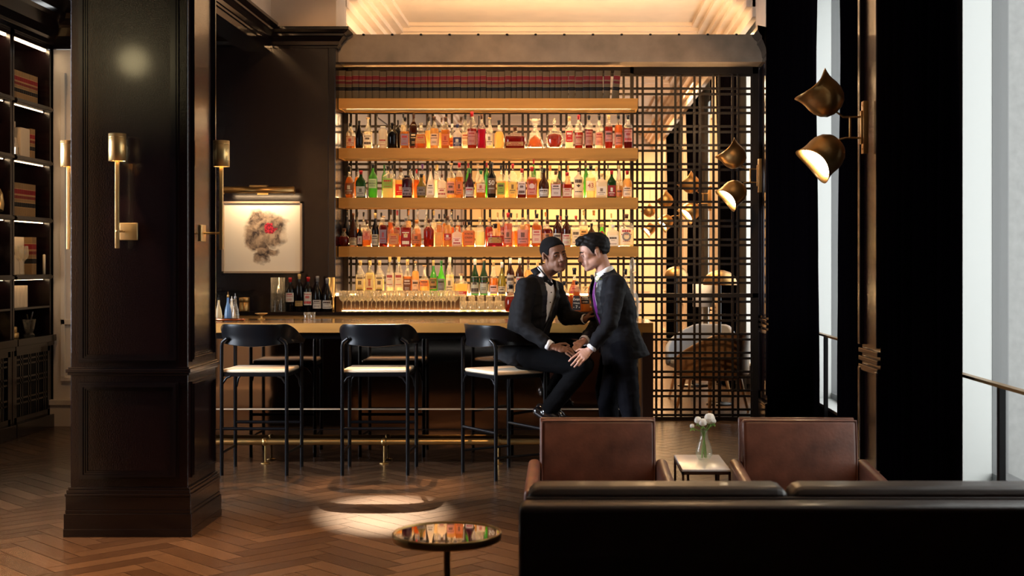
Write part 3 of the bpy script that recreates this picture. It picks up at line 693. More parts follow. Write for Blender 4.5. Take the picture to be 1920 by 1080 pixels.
rowf([(160, 115, 135, 'round', 'amber', 'brown', 'black', dict(fill=.66)), (255, 70, 150, 'std', 'amber', None, 'black', B_), (297, 120, 190, 'std', 'dark green', 'white', 'red', dict(square=True, l0=.05, l1=.42)), (440, 105, 105, 'std', 'green', 'cream', 'black', dict(l0=.28, l1=.55, text='JAMESON\nIRISH\nWHISKEY')), (575, 62, 120, 'tall', 'green', None, 'green', B_), (618, 132, 130, 'wide', 'pale yellow', 'olive' if 0 else 'green', 'black', dict(l0=.3, l1=.6)), (690, 66, 115, 'tall', 'clear', None, 'black', B_), (778, 130, 155, 'std', 'golden', 'red', 'brown', dict(square=True, back=1)), (846, 122, 247, 'jar', 'purple', 'lilac', 'black'), (900, 90, 120, 'std', 'clear', 'orange', 'black', B_), (946, 60, 175, 'tall', 'orange', None, 'red', B_), (1000, 76, 112, 'std', 'golden', 'pink', 'purple', B_), (1035, 116, 228, 'bulb', 'olive', 'grey', 'black'), (1110, 100, 155, 'cone', 'white', 'white', 'brown', dict(square=True)), (1200, 104, 122, 'bulb', 'clear', None, 'gold', B_), (1265, 110, 235, 'wide', 'white', 'cream', 'brown'), (1370, 102, 102, 'std', 'golden', 'pink', 'cork'), (1467, 92, 95, 'std', 'amber', 'orange', 'red', dict(square=True)), (1575, 60, 100, 'tall', 'green', None, 'red', B_), (1592, 105, 165, 'slope', 'purple', 'white', 'green', dict(l0=.05, l1=.36)), (1690, 72, 108, 'std', 'golden', None, 'cork', B_), (1726, 112, 190, 'std', 'amber', 'cream', 'green', dict(square=True, l0=.2, l1=.52)), (1795, 62, 95, 'tall', 'green', None, 'red', B_)], K, K, 630, 290, SHT[2], n, g)
rowf([(75, 105, 88, 'std', 'black', 'brown', 'black', dict(l0=.12, l1=.55, text='50\nAMARO', tcol='w')), (188, 102, 125, 'wide', 'golden', 'green', 'black', dict(square=True)), (250, 62, 120, 'std', 'golden', None, 'black', B_), (326, 104, 108, 'wide', 'golden', 'yellow', 'red', dict(square=True)), (435, 102, 168, 'std', 'maroon', 'white', 'red', dict(square=True, l0=.12, l1=.55)), (575, 62, 50, 'tall', 'green', None, 'red', B_), (555, 124, 145, 'std', 'orange', 'pink', 'red', dict(square=True, art='disc', l0=.1, l1=.66)), (655, 76, 130, 'std', 'golden', None, 'cork', B_), (697, 126, 160, 'bulb', 'dark brown', 'white', 'black', dict(l0=.05, l1=.3)), (772, 84, 130, 'bulb', 'pale yellow', None, 'orange', B_), (842, 126, 195, 'std', 'red', 'white', 'brown', dict(square=True, l0=.06, l1=.5)), (880, 82, 130, 'slope', 'dark green', None, 'gold', B_), (975, 116, 212, 'std', 'red', 'cream', 'red', dict(square=True, l0=.06, l1=.38)), (985, 60, 130, 'tall', 'golden', None, 'orange', B_), (1110, 116, 155, 'wide', 'white', 'cream', 'brown', dict(art='diamond', l0=.1, l1=.7)), (1200, 60, 95, 'tall', 'green', None, 'brown', B_), (1257, 122, 128, 'std', 'pale yellow', 'cream', 'black', dict(l0=.22, l1=.52, text='43', tcol='r')), (1322, 84, 140, 'slope', 'clear', None, 'gold', B_), (1392, 132, 222, 'wide', 'white', 'white', 'gold', Q_), (1460, 60, 112, 'std', 'clear', None, 'black', B_), (1515, 106, 190, 'std', 'dark green', 'red', 'red', dict(square=True, l0=.05, l1=.46)), (1592, 106, 125, 'cone', 'white', None, 'gold', B_), (1592, 74, 300, 'jar', 'golden', 'orange', 'gold'), (1676, 110, 192, 'std', 'golden', 'cream', 'red', dict(l0=.05, l1=.4))], K, K, 910, 290, SHT[2], n, g)
g = 'bottles on the lowest bottle shelf'; n = 'lowest bottle shelf'
rowf([(125, 90, 100, 'slope', 'black', None, 'black', B_), (100, 124, 305, 'round', 'maroon', None, 'brown'), (210, 95, 125, 'slope', 'dark brown', 'cream', 'brown', dict(l0=.03, l1=.26)), (255, 60, 112, 'std', 'amber', None, 'black', B_), (292, 60, 258, 'std', 'black', 'white', 'brown', dict(square=True)), (330, 66, 112, 'std', 'clear', None, 'black', B_), (370, 102, 215, 'std', 'orange', 'pink', 'brown', dict(square=True, l0=.25, l1=.6)), (455, 90, 125, 'slope', 'black', 'cream', 'gold', dict(l0=.03, l1=.36)), (540, 60, 118, 'tall', 'clear', None, 'black', B_), (565, 96, 160, 'tall', 'maroon', 'lilac', 'cork', dict(square=True, l0=.1, l1=.55)), (655, 66, 85, 'tall', 'orange', None, 'brown', B_), (690, 120, 240, 'wide', 'golden', 'tan', 'brown', Q_), (757, 66, 90, 'tall', 'red', None, 'red', B_), (765, 60, 290, 'std', 'orange', 'orange', 'grey', B_), (835, 120, 170, 'tall', 'red', 'red', 'grey', dict(square=True, l0=.02, l1=.56, art='star')), (865, 62, 88, 'tall', 'golden', None, 'orange', B_), (960, 114, 205, 'std', 'amber', 'orange', 'orange'), (972, 66, 85, 'tall', 'amber', None, 'white', B_), (1078, 66, 80, 'tall', 'amber', None, 'white', B_), (1105, 122, 195, 'std', 'red', None, 'brown'), (1172, 62, 92, 'tall', 'clear', None, 'gold', B_), (1228, 98, 230, 'jar', 'pale yellow', None, 'gold', Q_), (1235, 62, 135, 'std', 'amber', None, 'black', B_), (1280, 60, 135, 'std', 'amber', None, 'black', B_), (1335, 96, 158, 'std', 'golden', 'red', 'brown', dict(l0=.2, l1=.42)), (1375, 66, 98, 'tall', 'orange', None, 'cork', B_), (1440, 122, 290, 'wide', 'white', 'white', 'gold', Q_), (1452, 66, 152, 'std', 'orange', None, 'black', B_), (1520, 60, 225, 'std', 'amber', None, 'brown', B_), (1585, 138, 225, 'wide', 'orange', 'orange', 'black', dict(square=True, l0=.05, l1=.64, text='KNOB\nCREEK\n-----')), (1715, 108, 178, 'std', 'pale yellow', None, 'gold')], K, K, 630, 380, SHT[3], n, g)
rowf([(45, 92, 178, 'std', 'red', None, 'gold', B_), (115, 186, 250, 'squat', 'magenta', 'gold', 'black', dict(l0=.15, l1=.4, art='oval')), (155, 62, 118, 'tall', 'golden', None, 'gold', B_), (205, 66, 112, 'std', 'red', 'salmon', 'brown', B_), (270, 102, 120, 'tall', 'pink', 'salmon', 'red', dict(l1=.5)), (330, 66, 122, 'std', 'pink', None, 'black', B_), (368, 62, 128, 'std', 'amber', None, 'gold', B_), (438, 62, 128, 'std', 'golden', None, 'black', B_), (448, 142, 180, 'wide', 'pink', 'pink', 'cork', dict(l0=.1, l1=.58)), (492, 62, 82, 'std', 'amber', None, 'black', B_), (598, 62, 85, 'std', 'amber', None, 'black', B_), (612, 118, 130, 'std', 'orange', 'cream', 'black', dict(square=True, l0=.1, l1=.5)), (718, 62, 112, 'tall', 'orange', None, 'orange', B_), (745, 130, 208, 'std', 'maroon', 'orange', 'brown', dict(l0=.25, l1=.5)), (865, 104, 148, 'std', 'dark brown', 'cream', 'black', dict(l0=.08, l1=.42)), (895, 60, 160, 'tall', 'red', None, 'red', B_), (962, 110, 152, 'std', 'dark brown', 'cream', 'black', dict(l0=.03, l1=.4)), (1072, 110, 155, 'wide', 'pale yellow', 'cream', 'red', dict(l0=.05, l1=.55, square=True)), (1172, 102, 90, 'wide', 'clear', 'tan', 'gold', dict(square=True, back=1)), (1265, 92, 245, 'std', 'dark brown', None, 'black'), (1292, 92, 92, 'std', 'clear', None, 'orange', B_), (1395, 122, 240, 'round', 'bright green', 'green', 'gold', dict(l0=.35, l1=.62, art='dot', fill=.7)), (1515, 142, 262, 'wide', 'white', 'white', 'white', dict(square=True, l0=.03, l1=.5)), (1500, 62, 130, 'tall', 'clear', None, 'gold', B_), (1678, 172, 135, 'wide', 'pale yellow', 'cream', 'brown', dict(l0=.05, l1=.55, art='ring'))], K, K, 910, 380, SHT[3], n, g)
g = 'bottles on the step behind the glasses'; n = 'step behind glasses'
STEP = 1.2155
rowf([(290, 105, 690, 'std', 'pale yellow', 'cream', 'gold', dict(square=True, l0=.0, l1=.6)), (405, 105, 690, 'std', 'pale yellow', 'cream', 'gold', dict(square=True, l0=.0, l1=.6)), (520, 105, 690, 'std', 'pale yellow', 'cream', 'gold', dict(square=True, l0=.0, l1=.6))], K, K, 630, 380, STEP, n, g)
rowf([(642, 95, 640, 'std', 'clear', 'white', 'gold', dict(l0=.22, l1=.58)), (748, 98, 640, 'std', 'clear', 'cream', 'gold', dict(l0=.22, l1=.58)), (852, 104, 675, 'slope', 'amber', 'brown', 'gold'), (947, 84, 700, 'tall', 'golden', 'cream', 'cork'), (1055, 118, 745, 'bulb', 'golden', 'orange', 'cork', dict(l0=.3, l1=.5)), (1160, 92, 685, 'slope', 'green', 'orange', 'gold', dict(l0=.18, l1=.5)), (1255, 92, 690, 'slope', 'bright green', 'multicoloured', 'green', dict(l0=.12, l1=.48)), (1355, 96, 650, 'tall', 'pale yellow', 'cream', 'white'), (1490, 160, 845, 'squat', 'golden', 'red', 'cork', dict(square=True, l0=.03, l1=.2)), (1655, 104, 670, 'slope', 'dark green', 'cream', 'white', dict(l0=.06, l1=.52)), (1762, 104, 670, 'slope', 'dark green', 'cream', 'cork', dict(l0=.06, l1=.52))], K, K, 630, 380, STEP, n, g)
rowf([(100, 98, 690, 'slope', 'amber', 'white', 'gold', dict(l0=.05, l1=.3)), (196, 96, 708, 'slope', 'olive', 'cream', 'white', dict(l0=.03, l1=.28)), (300, 96, 660, 'std', 'dark brown', 'cream', 'white', dict(l0=.1, l1=.55)), (410, 100, 660, 'std', 'dark brown', 'cream', 'white', dict(l0=.1, l1=.5)), (512, 90, 680, 'std', 'golden', None, 'brown'), (620, 90, 690, 'std', 'golden', 'cream', 'gold')], K, K, 910, 380, STEP, n, g)
# amber bottles on the counter between the two men and beside them
g = 'whiskey bottles on the back counter'; n = 'on back counter between the men'
for (px, wd, top, st, liq, lab, cap, Y, zb, k) in ((1048, 15, 510, 'std', 'red', 'black', 'black', 12.06, 1.0805, dict(square=True, l0=.2, l1=.55)), (1077, 21, 502, 'bulb', 'orange', 'orange', 'black', 12.07, 1.0805, dict(l0=.4, l1=.6)), (1058, 17, 527, 'std', 'red', 'black', 'black', 11.93, 1.0805, dict(square=True, l0=.1, l1=.5)), (1081, 18, 527, 'cone', 'orange', 'black', 'black', 11.92, 1.0805, dict(square=True, l0=.04, l1=.52, text='Evan\nWilliams\n- 7 -', tcol='w')), (1097, 18, 537, 'jar', 'amber', 'black', 'gold', 12.0, 1.0805, dict(l0=.3, l1=.6)), (1110, 16, 515, 'std', 'amber', 'cream', 'black', 12.09, 1.0805, {}), (1128, 16, 512, 'std', 'red', 'cream', 'black', 12.05, 1.0805, {})):
    bottle(px, wd, top, zb, Y, st, liq, lab, cap, n, g, **k)
bottle(958, 24, 533, 1.0805, 11.95, 'bulb', 'red', None, 'black', 'beside seated man on back counter', None)
bottle(1173, 17, 504, 1.0805, 11.95, 'std', 'red', None, 'black', 'behind standing man on back counter', None)
# wine bottles at the left
n = 'below the framed picture'; g = 'wine bottles below the picture'
for (cx, wd, top, lab, cap, k) in ((918, 110, 130, 'white', 'red', dict(l0=.28, l1=.55)), (1030, 102, 88, 'gold', 'gold', dict(l0=.14, l1=.28)), (1130, 106, 122, 'white', 'red', dict(l0=.18, l1=.56)), (1235, 112, 112, 'white', 'grey', dict(l0=.08, l1=.32)), (1355, 120, 138, 'white', 'grey', dict(l0=.08, l1=.33))):
    s_ = 'slope' if cx > 1200 else 'tall'
    bottle(400+cx/K, wd/K, 500+top/K, 1.0805, 12.02, s_, 'black', lab, cap, n, g, name='wine_bottle', **k)
finish_bottles()
for o, px, wh, *_ in BOT:
    if 'beside seated' in wh: o['label'] = 'bulbous dark red bottle standing behind the seated man\'s back'
    if 'behind standing' in wh: o['label'] = 'red bottle with black cap standing behind the standing man\'s back'

# ------------------------------------------------------------------ glassware
def glass_mesh(kind):
    m = MB()
    if kind == 'wine': m.lathe([(.034, 0), (.034, .0015), (.006, .006), (.004, .012), (.004, .085), (.012, .094), (.030, .112), (.0365, .135), (.034, .165), (.030, .19), (.029, .19), (.033, .165), (.0352, .135), (.029, .114), (.010, .097), (0, .095)], n=16)
    if kind == 'tumbler': m.lathe([(.030, 0), (.033, .005), (.037, .095), (.0355, .095), (.031, .02), (0, .018)], n=16)
    if kind == 'highball': m.lathe([(.028, 0), (.030, .004), (.032, .15), (.0305, .15), (.028, .016), (0, .015)], n=16)
    return m
def scatter(kind, spots, name, cat, word, group, rows=None):
    me = None
    for i, (x, y, z) in enumerate(spots):
        if me is None: o = glass_mesh(kind).build(name, GLASSB, local=True); me = o.data
        else: o = bpy.data.objects.new(name, me); COL.objects.link(o)
        o.location = (x, y, z); o.rotation_euler = (0, 0, random.random()*6)
        tag(o, word if not rows else word+', %s from left, %s row' % (ordw(i % rows+1), ['front', 'middle', 'back'][i//rows]), cat, group)
X = lambda px, Y: (px-VX)/FPX*Y
sp = []
for r_, (Y, o_) in enumerate(((11.91, 0), (11.985, 7), (12.06, 0))):
    for i in range(14): sp.append((X(643+i*15.6+o_, Y), Y, 1.0805))
scatter('wine', sp, 'wine_glass', 'glass', 'empty stemmed wine glass on back counter', 'stemmed glasses on the back counter', 14)
sp = []
for r_, (Y, o_) in enumerate(((11.90, 0), (11.985, 8))):
    for i in range(5): sp.append((X(869+i*16.3+o_*.5, Y), Y, 1.0805))
scatter('tumbler', sp, 'tumbler', 'glass', 'clear tumbler beside the stemmed glasses', 'tumblers on the back counter', 5)
sp = [(X(868+i*16.5, 12.065), 12.065, 1.0805) for i in range(5)]
scatter('highball', sp, 'highball_glass', 'glass', 'tall straight glass behind the tumblers', 'tall glasses behind the tumblers', 5)
# two ribbed glass cylinders left of the wine bottles, and the small things beside them
m = MB(); m.lathe([(.066, 0), (.066, .002), (.066, .31), (.063, .31), (.063, .17)], n=28); m.lathe([(.066, .16), (.066, .166)], n=28)
o = m.build('glass_cylinder', GLASSB, local=True); o.location = (X(521, 12.0), 12.0, 1.0805); tag(o, 'tall ribbed glass cylinder left of the wine bottles', 'vase')
m = MB(); m.lathe([(.032, 0), (.034, .002), (.034, .31), (.031, .31), (.031, .01), (0, .01)], n=24)
o = m.build('metal_cylinder', BRASSL, local=True); o.location = (X(621, 12.14), 12.14, 1.0805); tag(o, 'tall shiny metal cylinder right of the wine bottles', 'container')
for i, px in enumerate((575, 586)):
    o = bpy.data.objects.new('shot_glass', bpy.data.objects['tumbler'].data); COL.objects.link(o); o.location = (X(px, 10.3), 10.3, 1.079); o.scale = (.6, .6, .62)
    tag(o, ['small clear glass on the bar top below the picture, nearer the pillar', 'small clear glass on the bar top, beside its twin towards the shelves'][i], 'glass', 'small glasses on the bar top')
# speed-pourer bottles and tins at the left end of the bar
def pourer(px, top, wpx, col, lbl, cap, Yp=10.2):
    s = 10.2/FPX; H = CH-(top-VY)*s-1.0795; r = wpx*s/2
    m = MB(); m.lathe([(r*.9, 0), (r, .02*H), (r, .2*H), (r*.8, .4*H), (r*.35, .62*H), (r*.26, .85*H), (0, .85*H)], n=16)
    o = m.build('cocktail_bottle', col, local=True); o.location = (X(px, Yp), Yp, 1.079)
    c = MB(); c.lathe([(r*.3, .8*H), (r*.32, .88*H), (r*.12, .9*H), (r*.1, H), (0, H)], n=10); c.build('pourer', cap, o, local=True)
    tag(o, lbl, 'bottle')
pourer(410, 553, 13, LM['clear'], 'slim clear bottle at the pillar end of the bar top', BLACK)
pourer(427.5, 547, 14, transl('blue_glass', (.25, .4, .6)), 'blue topped bottle with a metal pourer on the bar', BRASS)
pourer(434.5, 556, 15, LM['white'], 'white bulbous bottle between blue topped and silver ones on bar', CPM['white'], 10.3)
pourer(441, 550, 15, GLASSB, 'clear bitters bottle with silver pourer at end of copper tray', CPM['grey'])
m = MB(); m.lathe([(.0, .004), (.11, .004), (.13, .02), (.126, .02), (.108, .008), (0, .008)], n=24)
o = m.build('copper_tray', pm('copper', (.55, .2, .1), .25, 1), local=True); o.location = (X(430, 10.02), 10.02, 1.079); o.scale = (1, .6, 1); tag(o, 'shallow copper tray on the bar top near the pillar', 'tray')
m = MB(); m.lathe([(.045, 0), (.047, .01), (.047, .13), (.045, .13), (.044, .01), (0, .01)], n=20); m.lathe([(.048, .085), (.05, .087), (.05, .128), (.048, .13)], n=20)
o = m.build('shaker_tin', BRASSD, local=True); o.location = (X(458, 11.95), 11.95, 1.0805); tag(o, 'dark metal tin with bright rim on the counter below the picture', 'tin')
m = MB(); m.lathe([(.03, 0), (.03, .004), (.008, .01), (.008, .03), (.05, .045), (.05, .05), (0, .05)], n=18)
o = m.build('small_cake_stand', BRASS, local=True); o.location = (X(490, 10.35), 10.35, 1.079); tag(o, 'small low brass dish on a foot on the bar top', 'dish')
# crystal decanter on the end of the bar, beside the lattice
m = MB(); m.lathe([(.03, 0), (.045, .015), (.062, .07), (.064, .11), (.05, .17), (.022, .235), (.016, .28), (.017, .36), (.03, .375), (.028, .38), (.014, .375), (0, .37)], n=14, sm=False)
o = m.build('crystal_decanter', GLASSB, local=True); o.location = (X(1186, 10.3), 10.3, 1.079); tag(o, 'tall crystal decanter with spired stopper at the end of the bar', 'decanter')
m = MB(); m.lathe([(.012, .38), (.02, .40), (.026, .43), (.02, .46), (.008, .485), (0, .49)], n=10, sm=False); m.build('stopper', GLASSB, o, local=True)
# ================================================================== PICTURE AND PICTURE LAMP
def art_mat():
    m, nt, b = nmat('ink_painting'); N = nt.nodes; L = nt.links
    tc = N.new('ShaderNodeTexCoord')
    # distort coordinates, then build blots from distance fields
    nz = N.new('ShaderNodeTexNoise'); nz.inputs['Scale'].default_value = 9; nz.inputs['Detail'].default_value = 6; L.new(tc.outputs['Object'], nz.inputs['Vector'])
    sub = N.new('ShaderNodeVectorMath'); sub.operation = 'SUBTRACT'; L.new(nz.outputs['Color'], sub.inputs[0]); sub.inputs[1].default_value = (.5, .5, .5)
    sc = N.new('ShaderNodeVectorMath'); sc.operation = 'SCALE'; sc.inputs['Scale'].default_value = .16; L.new(sub.outputs[0], sc.inputs[0])
    ad = N.new('ShaderNodeVectorMath'); L.new(tc.outputs['Object'], ad.inputs[0]); L.new(sc.outputs[0], ad.inputs[1])
    def blot(cx, cz, rx, rz, soft):
        s = N.new('ShaderNodeVectorMath'); s.operation = 'SUBTRACT'; L.new(ad.outputs[0], s.inputs[0]); s.inputs[1].default_value = (cx, 0, cz)
        q = N.new('ShaderNodeVectorMath'); q.operation = 'MULTIPLY'; L.new(s.outputs[0], q.inputs[0]); q.inputs[1].default_value = (1/rx, 0, 1/rz)
        l = N.new('ShaderNodeVectorMath'); l.operation = 'LENGTH'; L.new(q.outputs[0], l.inputs[0])
        r = N.new('ShaderNodeMapRange'); r.inputs[1].default_value = 1; r.inputs[2].default_value = 1-soft; L.new(l.outputs['Value'], r.inputs[0]); return r.outputs[0]
    def mx(a, bb, op='MAXIMUM'):
        n = N.new('ShaderNodeMath'); n.operation = op; L.new(a, n.inputs[0]); L.new(bb, n.inputs[1]); return n.outputs[0]
    a = blot(.04, .08, .20, .17, .3)
    for q in ((-.08, -.0, .12, .15, .3), (.10, .03, .14, .14, .35), (-.02, .15, .14, .11, .4), (.01, -.12, .065, .13, .3), (.06, -.14, .09, .05, .4), (-.03, -.2, .05, .08, .5)): a = mx(a, blot(*q))
    n2 = N.new('ShaderNodeTexNoise'); n2.inputs['Scale'].default_value = 14; n2.inputs['Detail'].default_value = 8; L.new(ad.outputs[0], n2.inputs['Vector'])
    rp = N.new('ShaderNodeValToRGB'); rp.color_ramp.elements[0].position = .36; rp.color_ramp.elements[0].color = (.05, .035, .035, 1); rp.color_ramp.elements[1].position = .64; rp.color_ramp.elements[1].color = (.50, .38, .28, 1); L.new(n2.outputs[0], rp.inputs[0])
    m1 = N.new('ShaderNodeMix'); m1.data_type = 'RGBA'; L.new(a, m1.inputs[0]); m1.inputs[6].default_value = (.86, .80, .70, 1); L.new(rp.outputs[0], m1.inputs[7])
    red = blot(.07, .085, .062, .062, .25)
    n3 = N.new('ShaderNodeTexNoise'); n3.inputs['Scale'].default_value = 60; L.new(tc.outputs['Object'], n3.inputs['Vector'])
    r3 = N.new('ShaderNodeValToRGB'); r3.color_ramp.elements[0].position = .4; r3.color_ramp.elements[0].color = (.18, .0, .02, 1); r3.color_ramp.elements[1].position = .6; r3.color_ramp.elements[1].color = (.65, .02, .06, 1); L.new(n3.outputs[0], r3.inputs[0])
    m2 = N.new('ShaderNodeMix'); m2.data_type = 'RGBA'; L.new(red, m2.inputs[0]); L.new(m1.outputs[2], m2.inputs[6]); L.new(r3.outputs[0], m2.inputs[7])
    L.new(m2.outputs[2], b.inputs['Base Color']); b.inputs['Roughness'].default_value = .7
    return m
Y = 12.19; cx = X(493, Y); cz = CH-(445-VY)/FPX*Y; hw, hh = .373, .334
t = thing('framed_painting', 'square framed ink painting of a dark blot with a red bloom', 'picture', (cx, Y, cz))
m = MB()
for a, b in (((-hw, -.045, -hh), (-hw+.018, .008, hh)), ((hw-.018, -.045, -hh), (hw, .008, hh)), ((-hw, -.045, -hh), (hw, .008, -hh+.018)), ((-hw, -.045, hh-.018), (hw, .008, hh))): m.box(a, b)
m.build('frame', pm('champagne_frame', (.55, .42, .30), .35, .6), t, local=True)
MB().box((-hw+.018, -.02, -hh+.018), (hw-.018, .006, hh-.018)).build('painting', art_mat(), t, local=True)
z = CH-(357-VY)/FPX*12.0
t = thing('picture_lamp', 'long tubular brass picture lamp above the painting', 'lamp', (cx, 12.19, z))
m = MB(); vs = []
n_ = 14
for x in (-.325, .325):
    for i in range(n_+1):
        a = R(-35)+R(250)*i/n_; vs.append((x, -.16-.035*math.cos(a), .035*math.sin(a)))
k = n_+1; m.add(vs, [(i, i+1, k+i+1, k+i) for i in range(n_)], 0, True)
for x in (-.325, .325): m.lathe([(0, 0), (.036, 0), (.036, .004), (0, .004)], (x-.002, -.16, 0), 16, 0, rot('Y', 90))
o = m.build('lamp_shade', BRASSD, t, local=True); sd = o.modifiers.new('t', 'SOLIDIFY'); sd.thickness = .003
m = MB(); m.box((-.08, -.19, .03), (.08, -.13, .048)); m.box((-.012, -.16, .02), (.012, .0, .035)); m.box((-.05, -.012, -.03), (.05, .0, .05)); m.build('bracket', BRASS, t, local=True)
for x in (-.17, 0, .17): m = MB(); m.tube([(x-.05, -.16, -.006), (x+.05, -.16, -.006)], .011, 8); m.build('bulb', BULB, t, local=True)
area((cx, 12.03, z-.035), (cx, 12.15, z-.6), 1.4, .6, .03, name='picture_lamp_light')
# wall mounted ledge under the picture
tag(MB().box((X(400, 12.1), 12.02, 1.262), (X(470, 12.1), 12.195, 1.275)).build('wall_ledge', WOODX), 'narrow dark ledge on the wall below the painting', 'ledge')

# ================================================================== PILLAR SCONCES
def pillar_sconce(face, lbl):
    if face == 'f': base = Vector((X(242, 7.3), 7.30, CH-(434-VY)/FPX*7.28)); rz = 0
    elif face == 'r': base = Vector((-2.139, 7.575, CH-(437-VY)/FPX*7.55)); rz = 90
    else: base = Vector((-2.795, 7.575, CH-(437-VY)/FPX*7.55)); rz = -90
    t = thing('wall_sconce', lbl, 'wall lamp', base, 'rod sconces on the square pillar', R(rz))
    ox = -.026 if face == 'f' else 0   # the rod stands in front of the plate
    m = MB(); m.box((-.05, -.012, -.048), (.05, 0, .048), bev=.003); m.build('back_plate', BRASSL, t, local=True)
    m = MB(); m.tube([(ox, -.01, .0), (ox, -.115, .0)], .006, 8); m.ell((ox, -.118, 0), .009); m.box((ox-.022, -.085, -.004), (ox+.022, -.078, .004)); m.build('arm', BRASSL, t, local=True)
    m = MB(); m.box((ox-.010, -.124, -.095), (ox+.010, -.104, .40), bev=.002); m.build('rod', BRASSL, t, local=True)
    m = MB(); m.lathe([(.044, .385), (.0465, .386), (.0465, .535), (.044, .536), (.0435, .535), (.0435, .386), (.044, .385)], (ox, -.114, 0), 28); m.lathe([(.0472, .513), (.0472, .516), (.0465, .518)], (ox, -.114, 0), 28)
    m.build('lamp_shade', BRASSL, t, local=True)
    m = MB(); m.lathe([(0, .40), (.012, .405), (.012, .47), (0, .475)], (ox, -.114, 0), 10); m.build('bulb', BULB, t, local=True)
    M = rot('Z', rz); p = base+(M @ Vector((ox, -.114, .50)))
    point(p, 22.0, size=.012); point(base+(M @ Vector((ox, -.114, .41))), 2.5, size=.012)
pillar_sconce('f', 'brass rod sconce with cylinder shade on the front of the pillar')
pillar_sconce('r', 'brass rod sconce on the pillar side facing the bar stools')
pillar_sconce('l', 'brass rod sconce on the pillar side facing the bookcases')

# ================================================================== TULIP SCONCES ON THE RIGHT WALL
def tulip(yp, lbl, lit):
    yb = yp-.09; zb = CH-(239-VY)/FPX*7.86
    t = thing('tulip_sconce', lbl, 'wall lamp', (1.785, yb, zb), 'double tulip sconces along the window wall')
    m = MB(); m.box((-.03, -.03, -.157), (0, .03, .157), bev=.002); m.box((-.042, -.016, -.10), (-.028, .016, .10), bev=.002)
    for z in (-.13, .13): m.lathe([(.005, 0), (.005, .003)], (-.030, 0, z), 8, 0, rot('Y', -90))
    m.build('back_plate', BRASSD, t, local=True)
    m = MB(); m.tube([(-.04, 0, .063), (-.145, 0, .063), (-.195, -.0, .10)], .006, 8); m.tube([(-.04, 0, -.063), (-.13, 0, -.063), (-.17, 0, -.072)], .006, 8); m.tube([(-.105, 0, -.063), (-.105, 0, .063)], .007, 8)
    m.build('arm', BRASSD, t, local=True)
    prof = [(.0, .0), (.032, .003), (.072, .020), (.100, .052), (.115, .092), (.118, .13), (.116, .16), (.117, .19), (.123, .216), (.130, .238)]
    # opening cut into a curved lip: two opposite tips reach farther than the sides
    def shade(z, dirv, nm):
        mb = MB(); n = 36; vs = []
        for j, (r, h) in enumerate(prof):
            for i in range(n):
                a = 2*math.pi*i/n; f = h/.238
                vs.append(Vector((r*math.cos(a), r*math.sin(a), h-(.038*f**3)*(math.sin(a)**2))))
        fs = [(j*n+i, j*n+(i+1) % n, (j+1)*n+(i+1) % n, (j+1)*n+i) for j in range(len(prof)-1) for i in range(n)]
        Z = Vector(dirv).normalized(); Yv = Vector((0, -1, 0)); Yv = (Yv-Z*Yv.dot(Z)).normalized(); q = Matrix((Yv.cross(Z), Yv, Z)).transposed().to_4x4()
        base = Vector((-.175, 0, z))
        mb.add([q @ v+base for v in vs], fs, 0, True)
        o = mb.build('lamp_shade', BRASSD, t, local=True); s = o.modifiers.new('t', 'SOLIDIFY'); s.thickness = .003; s.offset = -1; o['label'] = nm
        d = MB(); d.lathe([(0, .165), (.108, .168), (.108, .171), (0, .172)], (0, 0, 0), 28); d.v = [q @ v+base for v in d.v]; d.build('bulb', BULB, o, local=True)
        return base+Z*.19
    u = shade(.10, (-.66, .10, .66), 'shade turned up'); d = shade(-.085, (-.66, -.20, -.60), 'shade turned down')
    if lit:
        spot(Vector((1.785, yb, zb))+u, Vector((1.785, yb, zb))+u+Vector((-1, 0, 1)), 14*lit, 120, size=.04, name='sconce_light')
        spot(Vector((1.785, yb, zb))+d, Vector((1.785, yb, zb))+d+Vector((-1, 0, -1)), 14*lit, 120, size=.04, name='sconce_light')
tulip(PIL[2], 'large twin shade brass sconce on the pilaster before the near window', 1)
tulip(PIL[3], 'twin shade brass sconce on the pilaster next to the lattice', 1)
tulip(PIL[4], 'first twin shade brass sconce seen through the lattice', .5)
tulip(PIL[5], 'second twin shade brass sconce seen through the lattice, smaller', .5)
tulip(PIL[6], 'farthest tiny twin shade brass sconce seen through the lattice', .5)

# ================================================================== CURTAINS
def curtain(x0, y0, x1, y1, lbl, z1=4.3, flare=.02):
    m = MB(); n = 90; zs = [0.02+i*(z1-.02)/16 for i in range(17)]; L = math.hypot(x1-x0, y1-y0); ux, uy = (x1-x0)/L, (y1-y0)/L; ph = y0*3
    vs = []
    for z in zs:
        for i in range(n+1):
            f = i/n; s_ = f*L; a = .035*math.sin(s_*2*math.pi/.13+ph+.8*math.sin(z*.9))+.012*math.sin(s_*60+z); q = (s_*(1+flare*(z1-z)/z1))
            vs.append((x0+ux*q-uy*a, y0+uy*q+ux*a, z))
    k = n+1; m.add(vs, [(j*k+i, j*k+i+1, (j+1)*k+i+1, (j+1)*k+i) for j in range(len(zs)-1) for i in range(n)], 0, True)
    o = m.build('velvet_curtain', VELV); s_ = o.modifiers.new('t', 'SOLIDIFY'); s_.thickness = .004
    tag(o, lbl, 'curtain', 'black velvet curtains along the windows')
curtain(1.84, 7.66, 1.955, 6.59, 'broad black velvet curtain between near window and sconce pilaster')
curtain(1.86, 8.26, 1.96, 9.40, 'black velvet curtain directly beyond the near sconce pilaster')
curtain(1.84, 12.03, 1.96, 10.46, 'black velvet curtain in front of the pilaster beside the lattice')
